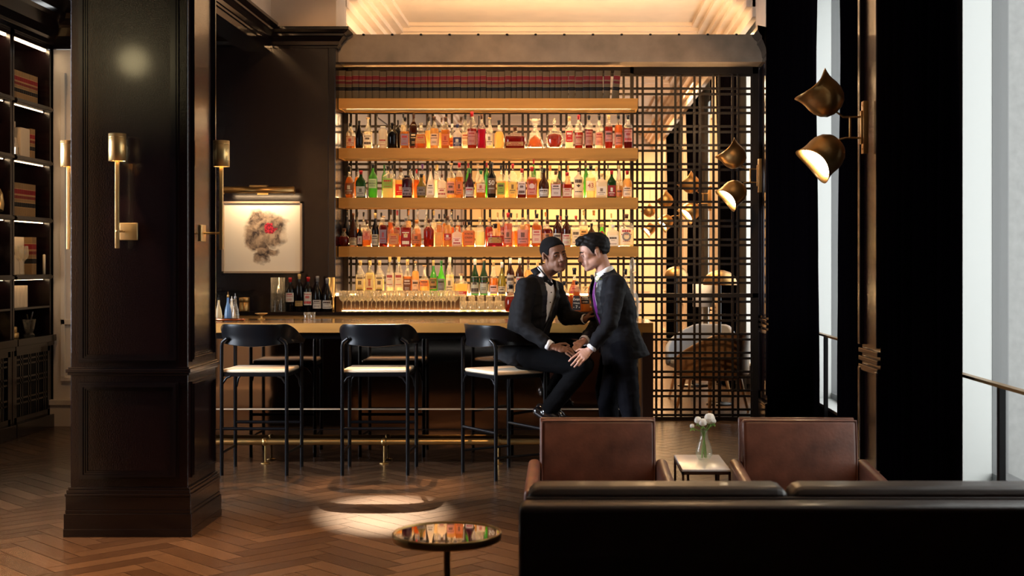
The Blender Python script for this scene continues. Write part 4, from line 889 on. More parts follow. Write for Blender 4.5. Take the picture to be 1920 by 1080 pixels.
for k_ in (3, 4, 5):
    o_ = ['', '', '', 'nearest', 'middle', 'farthest'][k_]
    curtain(1.86, PIL[k_]+.42, 1.96, PIL[k_]+1.0, 'dark curtain beyond the lattice, %s window, near side' % o_)
    curtain(1.86, PIL[k_+1]-.3, 1.96, PIL[k_+1]-1.1, 'dark curtain beyond the lattice, %s window, far side' % o_)

# guard rails inside the windows
for k_, lb in ((1, 'brass topped guard rail across the near window'), (2, 'brass topped guard rail across the second window behind the armchair')):
    y0, y1 = PIL[k_]+.5, PIL[k_+1]-.3; ym = 6.22 if k_ == 1 else 10.5
    t = thing('guard_rail', lb, 'rail', (2.05, ym, 0))
    MB().box((2.03, y0, .935), (2.07, y1, .95), 0).build('handrail', BRASSD, t)
    m = MB(); m.box((2.035, ym-.02, .0), (2.065, ym+.02, .935)); m.box((2.02, ym-.05, 0), (2.08, ym+.05, .01)); m.build('post', BLACK, t)

# ================================================================== BAR STOOLS
def make_stool():
    t = thing('bar_stool', '', 'stool', (0, 0, 0), 'black metal bar stools at the counter')
    # local: +Y front (towards the bar), rear legs at -Y
    m = MB(); m.box((-.235, -.19, .735), (.235, .20, .762), bev=.012); m.build('seat', SEAT, t, local=True)
    m = MB(); m.box((-.24, -.2, .71), (.24, .205, .735)); m.build('seat_frame', BLACK, t, local=True)
    for sx in (-1, 1):
        m = MB(); m.tube([(sx*.235, -.20, 0), (sx*.235, -.20, .90), (sx*.233, -.203, .935), (sx*.225, -.208, .96), (sx*.205, -.214, .975), (sx*.19, -.218, .985)], .0135, 10); m.build('leg', BLACK, t, local=True)
        m = MB(); m.tube([(sx*.25, .20, 0), (sx*.25, .20, .90), (sx*.251, .192, .925), (sx*.252, .175, .935)], .0135, 10); m.build('leg', BLACK, t, local=True)
        m = MB(); m.tube([(sx*.235, -.2, .16), (sx*.25, .2, .16)], .009, 8); m.build('stretcher', BLACK, t, local=True)
        for yy in (-.2, .2):
            m = MB(); m.tube([(sx*.24, yy, .60), (sx*.228, yy, .66), (sx*.20, yy, .70), (sx*.17, yy, .712)], .008, 8); m.build('brace', BLACK, t, local=True)
    for yy in (-.2, .2): m = MB(); m.tube([(-.24, yy, .335), (.24, yy, .335)], .0115, 8); m.build('footrest', BLACK, t, local=True)
    # curved shell wrapping the back and arms
    m = MB(); n = 36; vs = []
    for i in range(n+1):
        u = -1+2*i/n; a = u*R(118)
        x = .268*math.copysign(abs(math.sin(a))**.75, a) if abs(a) < R(90) else .268*math.copysign(1, a)
        y = -.24*max(0, math.cos(a))**.8 if abs(a) < R(90) else (abs(a)-R(90))/R(28)*.20
        e = abs(u); hi = 1.087-.0*e; top = 1.087-(.15*max(0, (e-.42)/.58)**1.3 if e > .42 else 0); bot = .945-.02*max(0, 1-e*2.2)+(0 if e < .7 else -.012*(e-.7)/.3)
        if top < bot+.03: top = bot+.03
        for q, z in ((0, bot), (-.008, (bot*.75+top*.25)), (0, (bot+top)/2), (.004, (bot*.2+top*.8)), (.010, top)):
            nx, ny = (x*.9, y) if abs(x)+abs(y) else (0, -1); l = math.hypot(nx, ny) or 1
            vs.append((x+nx/l*q, y+ny/l*q, z))
    m.add(vs, [(i*5+j, (i+1)*5+j, (i+1)*5+j+1, i*5+j+1) for i in range(n) for j in range(4)], 0, True)
    o = m.build('backrest', BLACK, t, local=True); s_ = o.modifiers.new('t', 'SOLIDIFY'); s_.thickness = .014; s_.offset = 0
    b_ = o.modifiers.new('b', 'BEVEL'); b_.width = .005; b_.segments = 2
    return t
s1 = make_stool(); s2 = copy_tree(s1); s3 = copy_tree(s1)
s1.location = (-2.268, 9.585, 0); s1.rotation_euler = (0, 0, R(-1.5)); s1['label'] = 'black tubular bar stool with cream seat nearest the pillar'
s2.location = (-1.406, 9.585, 0); s2.rotation_euler = (0, 0, 0); s2['label'] = 'black tubular bar stool with cream seat, middle one, brightest lit'
s3.location = (-.489, 9.445, 0); s3.rotation_euler = (0, 0, R(-56)); s3['label'] = 'turned black bar stool carrying the seated man'

# ================================================================== ARMCHAIRS, SOFA, TABLES
def soft(mb, name, mat, t, vox=.012, sm=6):
    return remeshed(mb, name, mat, vox, t, sm)
def armchair(xc, lbl, yaw=0):
    t = thing('leather_armchair', lbl, 'armchair', (xc, 6.3, 0), 'cognac leather armchairs facing the sofa', R(yaw))
    hb = .29
    m = MB(); T = tr((0, .30, .40)) @ rot('X', -7)
    m.box((-hb, -.07, -.06), (hb, .06, .335), 0, T, bev=.025)
    # slight crown of the cushion front
    m.build('back_cushion', LEA, t, local=True)
    m = MB(); m.box((-hb-.006, .055, -.2), (hb+.006, .085, .345), 0, T, bev=.008); m.build('back_shell', LEA, t, local=True)
    p = MB(); c_ = [T @ Vector(q) for q in ((-hb+.008, -.067, -.05), (-hb+.008, -.067, .327), (hb-.008, -.067, .327), (hb-.008, -.067, -.05))]; p.tube(c_, .0045, 6); p.build('piping', LEA, t, local=True)
    for sx in (-1, 1):
        m = MB(); a = sx*hb; x0, x1 = (a, a+.062) if sx > 0 else (a-.062, a)
        for (y0, y1, z0, z1) in (((-.38, .34, .08, .50)),): 
            bm = bmesh.new(); vs = [bm.verts.new(v) for v in ((x0, y0, z0), (x1, y0, z0), (x1, y1, z0), (x0, y1, z0), (x0, y0, z1), (x1, y0, z1), (x1, y1, z1+.035), (x0, y1, z1+.035))]
            for f in ((0, 3, 2, 1), (4, 5, 6, 7), (0, 1, 5, 4), (1, 2, 6, 5), (2, 3, 7, 6), (3, 0, 4, 7)): bm.faces.new([vs[i] for i in f])
            bmesh.ops.bevel(bm, geom=bm.edges[:], offset=.026, segments=4, profile=.5, affect='EDGES'); m.bm(bm, 0, None, True)
        m.build('arm', LEA, t, local=True)
    MB().box((-hb+.005, -.36, .26), (hb-.005, .25, .40), bev=.03).build('seat_cushion', LEA, t, local=True)
    MB().box((-hb, -.36, .10), (hb, .33, .27), bev=.01).build('seat_base', LEA, t, local=True)
    for sx in (-1, 1):
        for y in (-.32, .28): MB().box((sx*.27-.02, y-.02, 0), (sx*.27+.02, y+.02, .10)).build('leg', WOODX, t, local=True)
armchair(X(1122, 6.5), 'cognac leather armchair directly below the two men')
armchair(X(1503, 6.5), 'cognac leather armchair beside the black curtain', -1)

def sofa():
    t = thing('leather_sofa', 'long dark brown leather sofa seen from behind in the foreground', 'sofa', (.8, 4.6, 0))
    x0, x1 = -.168, 1.76
    m = MB(); m.box((x0, 4.20, .12), (x1, 4.34, .745), bev=.022); m.build('back_panel', LEAD, t)
    for i, (a, b, q) in enumerate(((x0+.02, .735, 0), (.74, x1-.02, 1))):
        bm = bmesh.new(); bmesh.ops.create_grid(bm, x_segments=40, y_segments=10, size=.5); bm.free()
        m = MB(); m.box((a, 4.36, .40), (b, 4.56, .775), bev=.045); o = m.build('back_cushion', LEAD, t)
        # subdivide and crease the top
        sb = o.modifiers.new('s', 'SUBSURF'); sb.subdivision_type = 'SIMPLE'; sb.levels = 2; sb.render_levels = 2
    m = MB(); m.tube([(x0+.02, 4.365, .735), (x1-.02, 4.365, .735)], .012, 8); m.build('piping', LEAD, t)
    MB().box((x0, 4.2, .1), (x0+.13, 5.1, .60), bev=.03).build('arm', LEAD, t); MB().box((x1-.13, 4.2, .1), (x1, 5.1, .60), bev=.03).build('arm', LEAD, t)
    for a, b in ((x0+.13, .735), (.74, x1-.13)): MB().box((a, 4.5, .28), (b, 5.12, .44), bev=.04).build('seat_cushion', LEAD, t)
    MB().box((x0+.02, 4.25, .10), (x1-.02, 5.08, .28), bev=.01).build('seat_base', LEAD, t)
    for x in (x0+.06, x1-.06):
        for y in (4.26, 5.0): MB().box((x-.025, y-.025, 0), (x+.025, y+.025, .10)).build('leg', WOODX, t)
sofa()

t = thing('side_table', 'small white marble side table between the two armchairs', 'table', (.675, 6.75, 0))
MB().box((.555, 6.50, .488), (.795, 7.0, .50), bev=.003).build('tabletop', MARBT, t)
BRT = pm('bronze_brown_metal', (.10, .045, .025), .35, .7)
m = MB()
for a, b in (((.553, 6.498, .474), (.797, 6.508, .488)), ((.553, 6.992, .474), (.797, 7.002, .488)), ((.553, 6.498, .474), (.563, 7.002, .488)), ((.787, 6.498, .474), (.797, 7.002, .488))): m.box(a, b)
m.build('frame', BRT, t)
for x in (.553, .785):
    for y in (6.498, 6.99): MB().box((x, y, 0), (x+.012, y+.012, .474)).build('leg', BRT, t)
for x in (.60, .745): MB().box((x, 6.745, 0), (x+.012, 6.757, .474)).build('leg', BRT, t)
# vase and flowers
vx, vy, vz = X(1320, 6.75), 6.75, .5005
v = thing('glass_vase', 'pear shaped glass vase of water on the marble side table', 'vase', (vx, vy, vz))
m = MB(); m.lathe([(.014, 0), (.03, .008), (.044, .035), (.045, .055), (.036, .085), (.022, .12), (.018, .145), (.020, .168), (.0185, .168), (.0165, .145), (.020, .12), (.033, .085), (.042, .055), (.041, .036), (.028, .012), (0, .01)], n=24)
m.build('vase_body', clear('vase_glass', (.97, 1, .97), milk=.06, ior=1.5), v, local=True)
STEM = pm('green_stem', (.16, .30, .05), .5); PET = pm('white_petals', (.86, .84, .76), .6); 
heads = [((-.032, -.01, .215), .024), ((-.008, -.02, .205), .026), ((.028, -.005, .222), .036), ((.050, .01, .208), .017), ((-.062, -.01, .185), .015)]
for i, (h, r_) in enumerate(heads):
    f = thing('white_ranunculus', ['white flower in the vase, middle left of the bunch', 'low white flower in the centre of the bunch', 'largest round white flower of the vase', 'small white bud at the bunch edge nearest the curtain', 'small drooping white bud hanging outermost towards the men'][i], 'flower', (vx, vy, vz), 'white flowers in the glass vase')
    ph = i*1.3; H_ = Vector(h); b_ = Vector((.014*math.cos(ph), .014*math.sin(ph), .02))
    m = MB(); m.tube([b_, Vector((.3*b_.x-.0, .3*b_.y, .10)), Vector((h[0]*.18, h[1]*.3, .155)), H_-Vector((0, 0, r_*.6))], .0028, 6); m.build('stem', STEM, f, local=True)
    m = MB(); m.ell(h, (r_*.8, r_*.8, r_*.72), n=14, k=9)
    for ring, (cnt, tilt, rr_) in enumerate(((7, 12, 1.0), (6, 38, .9), (5, 62, .72))):
        for j in range(cnt):
            a = 360*j/cnt+ring*25
            T = tr(h) @ rot('Z', a) @ rot('Y', -tilt) @ tr((r_*.55, 0, 0))
            m.ell((0, 0, 0), (r_*.2, r_*.52*rr_, r_*.62*rr_), 0, T, n=10, k=7)
    m.build('petals', PET, f, local=True)
    m = MB()
    for j in range(3): m.ell((0, 0, 0), (.004, .007, .016), 0, tr(H_-Vector((0, 0, r_*.8))) @ rot('Z', j*120+i*40) @ rot('Y', 50) @ tr((0, 0, -.004)), n=8, k=6)
    m.build('leaf', STEM, f, local=True)

t = thing('round_side_table', 'small round gold rimmed mirror topped table in the foreground', 'table', (-.412, 4.353, 0))
m = MB(); m.lathe([(.0, .604), (.172, .604), (.180, .608), (.182, .629), (.178, .633), (.174, .632), (.174, .627)], n=64); m.build('rim', BRASS, t, local=True)
m = MB(); m.lathe([(.174, .626), (.174, .6285)], n=64, sm=False); m.build('mirror_top', pm('table_mirror', (.85, .82, .78), .02, 1.0), t, local=True)
m = MB(); m.tube([(0, 0, .012), (0, 0, .605)], .011, 14); m.build('stem', BRASSD, t, local=True)
m = MB(); m.lathe([(.12, 0), (.12, .008), (.11, .012), (0, .012)], n=40); m.build('base', BRASSD, t, local=True)

# ================================================================== BOOKCASE ON THE LEFT
BZ = [(.86, 1.13), (1.13, 1.42), (1.42, 1.94), (1.94, 2.47), (2.47, 2.97), (2.97, 3.49)]
def bookcase(y0, y1, lbl):
    t = thing('bookcase', lbl, 'bookcase', (-5.1, (y0+y1)/2, 0), 'dark built in bookcases on the left')
    xf, xb = -4.85, -5.22
    m = MB(); m.box((xb, y0, 0), (xf, y0+.035, 3.55)); m.box((xb, y1-.035, 0), (xf, y1, 3.55)); m.box((xb-.02, y0, 0), (xb, y1, 3.55)); m.box((xb, y0, 3.5), (xf, y1, 3.55)); m.build('carcass', WOOD, t, bevel=.003)
    for z in (1.13, 1.42, 1.94, 2.47, 2.97):
        m = MB(); th = .02 if z == 1.13 else .045
        m.box((xb, y0+.035, z-th), (xf+(.0 if z == 1.13 else .02), y1-.035, z))
        if z != 1.13: m.box((xf+.01, y0+.02, z-.035), (xf+.032, y1-.02, z-.012))
        o = m.build('shelf', WOODX, t, bevel=.004)
        if z > 1.2: MB().box((xf-.06, y0+.06, z-th-.003), (xf-.053, y1-.06, z-th)).build('led_strip', LEDC, o)
    MB().box((xf-.05, y0+.05, 3.49), (xf-.03, y1-.05, 3.498)).build('led_strip', LEDC, t)
    m = MB(); m.box((xb, y0, .80), (xf+.05, y1, .86)); m.box((xb, y0, .76), (xf+.03, y1, .80)); m.build('cabinet_top', WOODX, t, bevel=.004); MB().box((xb, y0, 0), (xf+.04, y1, .12)).build('plinth', WOODX, t, bevel=.004)
    d = MB(); d.box((xf-.02, y0+.03, .12), (xf, y1-.03, .17)); d.box((xf-.02, y0+.03, .71), (xf, y1-.03, .76)); d.box((xf-.02, y0+.03, .12), (xf, y0+.08, .76)); d.box((xf-.02, y1-.08, .12), (xf, y1-.03, .76)); d.box((xf-.035, y0+.03, .12), (xf-.03, y1-.03, .76), 1)
    yy = y0+.16
    while yy < y1-.1:
        for q in (0, .045): d.box((xf-.012, yy+q, .15), (xf-.004, yy+q+.016, .73))
        yy += .17
    for z in (.28, .46, .62):
        for q in (0, .045): d.box((xf-.012, y0+.06, z+q), (xf-.004, y1-.06, z+q+.016))
    d.build('lattice_door', [WOODX, BLK], t)
bookcase(11.36, 12.20, 'dark lit bookcase bay nearest the pale wall panel')
bookcase(10.45, 11.345, 'dark lit bookcase bay cut off by the picture edge')
crown('trim_34', (-4.85, 8.5, 0), (-4.85, 12.2, 0), 3.55, .3, .42, WOODX, (1, 0, 0))
struct('wall_left_end_pier', MB().box((-5.4, 10.0, 0), (-4.9, 10.44, 3.9)), WOOD)
def lbook(y, w_, h, z, mat, lbl, d=.2, grp=None):
    o = book(w_, h, d, 0).build('law_book', [mat, PAGES], local=True); o.rotation_euler = (0, 0, R(90)); o.location = (-4.93, y, z+.0006)
    tag(o, lbl, 'book', grp); return o
y = 11.43
for i in range(15):
    w_ = .0435; lbook(y+w_/2, w_-.001, .27, 2.97, BOOKL, 'tan red and black law book, top case shelf, %s from the camera side' % ordw(i+1), grp='law books in the top case shelf'); y += w_
y = 11.43
for i in range(14):
    w_ = .043; lbook(y+w_/2, w_-.001, .30, 1.94, BOOKL, 'tan red and black law book, middle case shelf, %s from the camera side' % ordw(i+1), grp='law books in the middle case shelf'); y += w_
for i, y in enumerate((11.95, 12.0)): lbook(y, .045, .28, 2.47, BOOKL, ['law book standing beside the silver decanter', 'outer law book of the pair beside the silver decanter'][i], grp='pair of law books by the decanter')
lbook(11.81, .20, .27, 2.47, BOOKW, 'thick cream book behind the silver decanter')
lbook(11.75, .4, .34, 1.42, BOOKW, 'large cream book behind the wine glasses in the case', d=.15).location.x = -5.0
for i, y in enumerate((11.98, 12.03)): lbook(y, .045, .34, 1.42, BOOKL, ['law book right behind the lit candle', 'outer law book behind the lit candle'][i], grp='pair of law books by the candle')
for i in range(6): lbook(11.45+i*.075, .07, .19, 1.13, BOOKW, 'white bound book, %s from the camera side in the low case row' % ordw(i+1), d=.15, grp='white books in the low case row')
# decanter, glasses, candle, trinkets
m = MB(); m.lathe([(.05, 0), (.07, .02), (.075, .08), (.06, .16), (.03, .2), (.024, .24), (.05, .27), (.05, .31), (.02, .33), (.012, .36), (.02, .38), (0, .41)], n=14, sm=False); m.tube([(0, .03, .2), (0, .09, .26), (0, .08, .3), (0, .045, .29)], .006, 6)
o = m.build('silver_decanter', pm('cut_silver', (.85, .75, .6), .15, 1), local=True); o.location = (-4.98, 11.60, 2.4706); tag(o, 'ornate silver decanter in the upper lit bookcase shelf', 'decanter')
for i, (y, x) in enumerate(((11.46, -4.92), (11.54, -5.0), (11.62, -4.9), (11.71, -4.9))):
    o = bpy.data.objects.new('wine_glass', bpy.data.objects['wine_glass'].data); COL.objects.link(o); o.location = (x, y, 1.4206); o.scale = (1.15, 1.15, 1.35)
    tag(o, 'wine glass in lit bookcase bay, %s from the camera side' % ordw(i+1), 'glass', 'wine glasses in the bookcase')
for i, (y, x) in enumerate(((11.12, -4.93), (11.25, -5.0))):
    o = bpy.data.objects.new('wine_glass', bpy.data.objects['wine_glass'].data); COL.objects.link(o); o.location = (x, y, 1.4206); o.scale = (1.15, 1.15, 1.35)
    tag(o, ['wine glass in the cut off bookcase bay, nearer the camera', 'wine glass in the cut off bookcase bay, nearer the divider'][i], 'glass', 'wine glasses in the cut off bookcase')
m = MB(); m.lathe([(.012, 0), (.012, .18), (0, .185)], n=12); o = m.build('candle', pm('ivory_wax', (.9, .75, .5), .5), local=True); o.location = (-4.88, 12.11, 1.4206); tag(o, 'slim ivory candle on the shelf with the wine glasses', 'candle')
for i, (z, r_) in enumerate(((0, .07), (.052, .055))):
    m = MB(); m.lathe([(r_*.9, 0), (r_, .006), (r_, .045), (r_*.9, .05), (0, .05)], n=22); o = m.build('brass_box', BRASSL, local=True); o.location = (-4.94, 11.52, .8606+z); tag(o, ['lower round brass box on the bookcase ledge', 'upper round brass box stacked on the bookcase ledge'][i], 'box', 'round brass boxes on the ledge')
m = MB(); m.lathe([(.045, 0), (.05, .01), (.03, .03), (.045, .07), (.06, .15), (.056, .15), (.04, .07), (0, .04)], n=12, sm=False); m.tube([(0, 0, .08), (.02, .03, .22)], .005, 6); m.tube([(0, 0, .08), (-.01, -.03, .2)], .005, 6)
o = m.build('ice_bucket', GLASSB, local=True); o.location = (-4.93, 11.9, .8606); tag(o, 'footed glass bucket with tongs on the bookcase ledge', 'bucket')
m = MB(); m.lathe([(.10, 0), (.13, .004), (.14, .02), (.136, .022), (.10, .012), (.06, .012), (.06, 0)], n=30); o = m.build('brass_plate', BRASSL, local=True); o.rotation_euler = (0, R(78), 0); o.scale = (.82, .82, .82); o.location = (-5.0, 11.12, .984); tag(o, 'round brass plate standing upright in the cut off bookcase bay', 'plate')
m = MB(); m.tube([(0, 0, .0), (0, .03, .06), (0, .03, .14), (0, -.01, .18), (0, -.05, .16), (0, -.06, .11)], [.035, .03, .02, .016, .018, .02], 12); o = m.build('brass_bird', BRASSL, local=True); o.location = (-4.9, 11.2, 1.976); tag(o, 'curved brass ornament in the cut off bookcase bay', 'ornament')

# ================================================================== FAR ROOM FURNITURE
GREYU = pm('grey_upholstery', (.22, .23, .25), .8); TANU = pm('tan_leather', (.36, .20, .09), .5); OAKL = pm('light_oak', (.45, .24, .10), .4)
def lounge(x, y, rz, mat, lbl):
    t = thing('lounge_chair', lbl, 'chair', (x, y, 0), 'lounge chairs beyond the lattice', R(rz))
    m = MB(); n = 28; vs = []
    for i in range(n+1):
        u = -1+2*i/n; a = u*R(125); x_ = .36*math.sin(a); y_ = -.34*math.cos(a) if abs(a) < R(90) else -.34*math.cos(a)*1.1
        top = .82-.30*max(0, (abs(u)-.25)/.75)**1.1
        for z in (.38, (.38+top)/2, top): vs.append((x_*(1+(z-.38)*.12), y_*(1+(z-.38)*.2), z))
    m.add(vs, [(i*3+j, (i+1)*3+j, (i+1)*3+j+1, i*3+j+1) for i in range(n) for j in range(2)], 0, True)
    o = m.build('backrest', mat, t, local=True); s_ = o.modifiers.new('t', 'SOLIDIFY'); s_.thickness = .05; s_.offset = 0; q = o.modifiers.new('b', 'BEVEL'); q.width = .02; q.segments = 3
    m = MB(); m.lathe([(.30, .34), (.34, .36), (.34, .43), (.30, .46), (0, .465)], n=28); m.build('seat', mat, t, local=True)
    for sx in (-1, 1):
        for sy in (-1, 1): m = MB(); m.tube([(sx*.2, sy*.2, .35), (sx*.26, sy*.26, 0)], [.022, .014], 10); m.build('leg', OAKL, t, local=True)
lounge(1.46, 14.75, 150, GREYU, 'grey upholstered lounge chair behind the lattice, farther one')
lounge(1.45, 13.4, 35, TANU, 'tan leather lounge chair behind the lattice, nearer one')
t = thing('lamp_table', 'low round table among the far lounge chairs', 'table', (X(1300, 16.2), 16.2, 0))
m = MB(); m.lathe([(0, .50), (.3, .50), (.3, .53), (0, .53)], n=30); m.build('tabletop', MARBT, t, local=True); m = MB(); m.tube([(0, 0, 0), (0, 0, .5)], .02); m.lathe([(.2, 0), (.2, .015), (0, .02)], n=24); m.build('pedestal', BLACK, t, local=True)
def dome(px, Y, pt, wpx, lbl):
    s = Y/FPX; r_ = wpx*s/2; zt = CH-(pt-VY)*s; t = thing('dome_lamp', lbl, 'lamp', (X(px, Y), Y, 0), 'dome floor lamps in the far room')
    m = MB(); m.lathe([(r_, zt-r_*.85), (r_*.97, zt-r_*.6), (r_*.85, zt-r_*.35), (r_*.6, zt-r_*.12), (r_*.25, zt), (0, zt+.003)], n=28); o = m.build('lamp_shade', BRASSD, t, local=True); q = o.modifiers.new('t', 'SOLIDIFY'); q.thickness = .004
    m = MB(); m.tube([(0, 0, .02), (0, 0, zt-r_*.1)], .014); m.build('pole', BLACK, t, local=True); m = MB(); m.lathe([(.15, 0), (.15, .015), (.03, .03), (0, .03)], n=24); m.build('base', BLACK, t, local=True)
    m = MB(); m.ell((0, .0, zt-r_*.6), .035); m.build('bulb', BULB, t, local=True)
dome(1268, 19.5, 500, 44, 'smaller dome floor lamp seen deep through the lattice')
dome(1350, 14.07, 507, 64, 'large dome floor lamp over the far lounge chairs')
m = MB(); m.lathe([(.12, 0), (.12, .28), (.118, .28), (.118, 0)], n=24); m.tube([(0, 0, -.45), (0, 0, .1)], .012)
o = m.build('drum_lamp', pm('white_drum', (.8, .8, .82), .6)); 
recentre(o, (0, 0, -.45)); o.location = (X(1318, 16.2), 16.25, .53); tag(o, 'white drum shade table lamp behind the lattice', 'lamp')
#PART5
# ================================================================== THE TWO MEN
def skinmat(name, col, rough):
    m, nt, b = nmat(name); b.inputs['Base Color'].default_value = (*col, 1); b.inputs['Roughness'].default_value = rough
    b.inputs['Subsurface Weight'].default_value = .06; b.inputs['Subsurface Radius'].default_value = (.02, .008, .004); b.inputs['Subsurface Scale'].default_value = .3; return m
SKA = skinmat('deep_brown_skin', (.17, .075, .042), .62); SKB = skinmat('fair_skin', (.56, .31, .23), .6)
LIPA = skinmat('brown_lips', (.14, .045, .035), .4); LIPB = skinmat('rose_lips', (.42, .15, .13), .4)
EYEW = pm('eye_white', (.30, .28, .27), .3); IRIS = pm('dark_iris', (.02, .012, .008), .1)
HAIRA = pm('short_black_hair', (.004, .0035, .004), .9, bump=.6, bscale=400, spec=.15); HAIRB = pm('dark_wavy_hair', (.004, .003, .003), .6, bump=.5, bscale=150, stretch=(1, 1, .3), spec=.18)
SUITA = pm('black_tuxedo_wool', (.003, .003, .0042), .8, bump=.1, bscale=500, sheen=.0, spec=.2)
SUITB = pm('midnight_suit_wool', (.003, .003, .0055), .8, bump=.1, bscale=500, spec=.22)
SATIN = pm('black_satin', (.006, .006, .008), .5, spec=.35); TROU = pm('black_trouser_wool', (.0018, .0018, .0024), .9, spec=.08)
SHIRT = pm('white_shirt', (.80, .80, .82), .6); TIE = pm('purple_tie', (.16, .02, .20), .4); SHOE = pm('black_patent_leather', (.008, .006, .006), .12, coat=.5)

HS = 1.09
def frame_mat(o, F, U):
    """local -Y goes to F (forward), local Z to U (up)"""
    F = Vector(F).normalized(); U = (Vector(U)-F*Vector(U).dot(F)).normalized(); Yl = -F; Xl = Yl.cross(U)
    M = Matrix((Xl, Yl, U)).transposed().to_4x4(); M.translation = Vector(o); return M @ Matrix.Scale(HS, 4)

def head_parts(mb, M, wide=1.0, jaw=1.0, nose=1.0):
    e = lambda c, r, T=None: mb.ell(c, r, 0, M @ T if T else M, n=20, k=14)
    e((0, .020, .036), (.073, .094, .079)); e((0, -.026, .030), (.061, .056, .062)); e((0, -.030, -.030), (.056*wide, .056, .070))
    for s in (-1, 1):
        e((s*.033*jaw, -.012, -.062), (.027, .050, .036)); e((s*.038, -.050, -.016), (.022*wide, .024, .024)); e((s*.024, -.073, .018), (.024, .012, .011)); e((s*.020, -.066, -.055), (.026, .020, .032))
    e((0, -.070, -.094), (.024*jaw, .020, .020)); e((0, -.060, -.078), (.034*jaw, .024, .024)); e((0, -.048, -.086), (.042*jaw, .040, .028))
    for a, b, r0, r1 in (((0, -.080, .016), (0, -.098, -.012), .0075, .009), ((0, -.098, -.012), (0, -.107, -.030), .009, .0125)):
        mb.cap(M @ Vector(a), M @ Vector(b), r0*nose, r1*nose)
    for s in (-1, 1): e((s*.0125*nose, -.094, -.035), (.009*nose, .011, .008))
    e((0, -.080, -.010), (.0095, .018, .026)); e((0, -.086, -.028), (.0125, .017, .014))
    for s in (-1, 1): e((s*.0445, -.0600, .001), (.0095, .0125, .013)); e((s*.0165, -.072, .000), (.006, .012, .014))
    e((0, -.084, -.048), (.018, .012, .012)); e((0, -.0875, -.0605), (.0235, .0105, .0058)); e((0, -.086, -.0705), (.020, .0110, .0068))
    for s in (-1, 1):
        T = tr((s*.076, .014, -.008)) @ rot('Z', s*24) @ rot('X', -8)
        e((0, 0, 0), (.0065, .018, .031), T); e((s*.004, .006, .006), (.005, .013, .024), T); e((0, -.002, -.024), (.006, .009, .010), T)
def brush(me, off, M, c, r, d, push):
    """sculpt: move vertices near the local point c along the local direction d"""
    C = M @ Vector(c); D = (M.to_3x3() @ Vector(d)).normalized()
    for v in me.vertices:
        q = (v.co+off-C).length
        if q < r: v.co += D*push*(1-(q/r)**2)**2
def eyes(parent, M, look=(0, 0)):
    for s in (-1, 1):
        m = MB(); m.ell((s*.0298, -.0690, -.001), (.0112, .0116, .0112), 0, M, n=16, k=12)
        o = m.build('eye', EYEW, parent)
        d = MB(); c = Vector((s*.0298+look[0], -.0690-.0108, -.001+look[1])); d.ell(c, (.0062, .0026, .0062), 0, M, n=12, k=8); d.build('iris', IRIS, o)
        l = MB(); l.tube([M @ Vector((s*.0300-.0125, -.0735, -.0025)), M @ Vector((s*.0300-.006, -.0790, -.0070)), M @ Vector((s*.0300, -.0800, -.0082)), M @ Vector((s*.0300+.006, -.0790, -.0070)), M @ Vector((s*.0300+.0125, -.0735, -.0025))], [.0030, .0030, .0030, .0030, .0030], 8); l.build('lower_eyelid', parent.data.materials[0], parent)
        l = MB()   # upper lid
        l.tube([M @ Vector((s*.0300-.0135, -.0735, .001)), M @ Vector((s*.0300-.007, -.0788, .0052)), M @ Vector((s*.0300, -.0803, .0064)), M @ Vector((s*.0300+.007, -.0788, .0052)), M @ Vector((s*.0300+.0135, -.0735, .001))], [.0036, .0046, .0050, .0046, .0036], 8); l.build('eyelid', parent.data.materials[0], parent)
def brows(parent, M, mat, t=.0032):
    """eyebrows laid on the skin above each eye"""
    from mathutils.bvhtree import BVHTree
    off = OFF[parent.name]; me = parent.data; bv = BVHTree.FromPolygons([v.co+off for v in me.vertices], [tuple(p.vertices) for p in me.polygons]); R3 = M.to_3x3()
    for s in (-1, 1):
        pts = []
        for x, z in ((.011, .0150), (.018, .0180), (.026, .0200), (.034, .0200), (.041, .0175), (.046, .0140)):
            h = bv.ray_cast(M @ Vector((s*x, -.15, z)), (R3 @ Vector((0, 1, 0))).normalized())
            if h[0]: pts.append(h[0])
        if len(pts) > 2: m = MB(); m.tube(pts, [t*.9]+[t*1.15]*(len(pts)-2)+[t*.5], 8); m.build('eyebrow', mat, parent)
def hand(mb, wrist, knuckles, palm_n, fingers, thumb, w=.042):
    """palm from the wrist to the knuckle line, then finger chains given as lists of points"""
    wr, kn = Vector(wrist), Vector(knuckles); n = Vector(palm_n).normalized(); a = (kn-wr).normalized(); n = (n-a*n.dot(a)).normalized(); side = a.cross(n).normalized()
    for t_ in (0, .25, .5, .75, 1):
        c = wr.lerp(kn, t_); ww = .026+(w-.026)*min(1, t_*1.4)
        T = Matrix((side, a, n)).transposed().to_4x4(); T.translation = c
        mb.ell((0, 0, 0), (ww, .018, .013+.003*(1-t_)), 0, T, n=16, k=10)
    for i, pts in enumerate(fingers):
        root = kn+side*(w*.78)*(1-2*i/3)-a*.006
        ps = [root-a*.012]+[root]+[Vector(p) for p in pts]; r_ = [.009, .0095, .0088, .0080, .0072][:len(ps)]
        if i == 3: r_ = [q*.88 for q in r_]
        mb.chain(ps, r_, n=12)
    tp = [Vector(p) for p in thumb]; mb.chain(tp, [.013, .011, .0095, .0085][:len(tp)], n=12)
def wrinkle(o, amp=.004, sc=9, seed=0, ridge=None):
    me = o.data; off = OFF.get(o.name, Vector())
    nr = [v.normal.copy() for v in me.vertices]
    for v, n in zip(me.vertices, nr):
        p = v.co*sc+Vector((seed, 0, 0)); q = Vector((p.x, p.y, p.z*1.9))
        f = noise.noise(q)*1.0+noise.noise(q*2.3)*.45
        v.co += n*amp*f

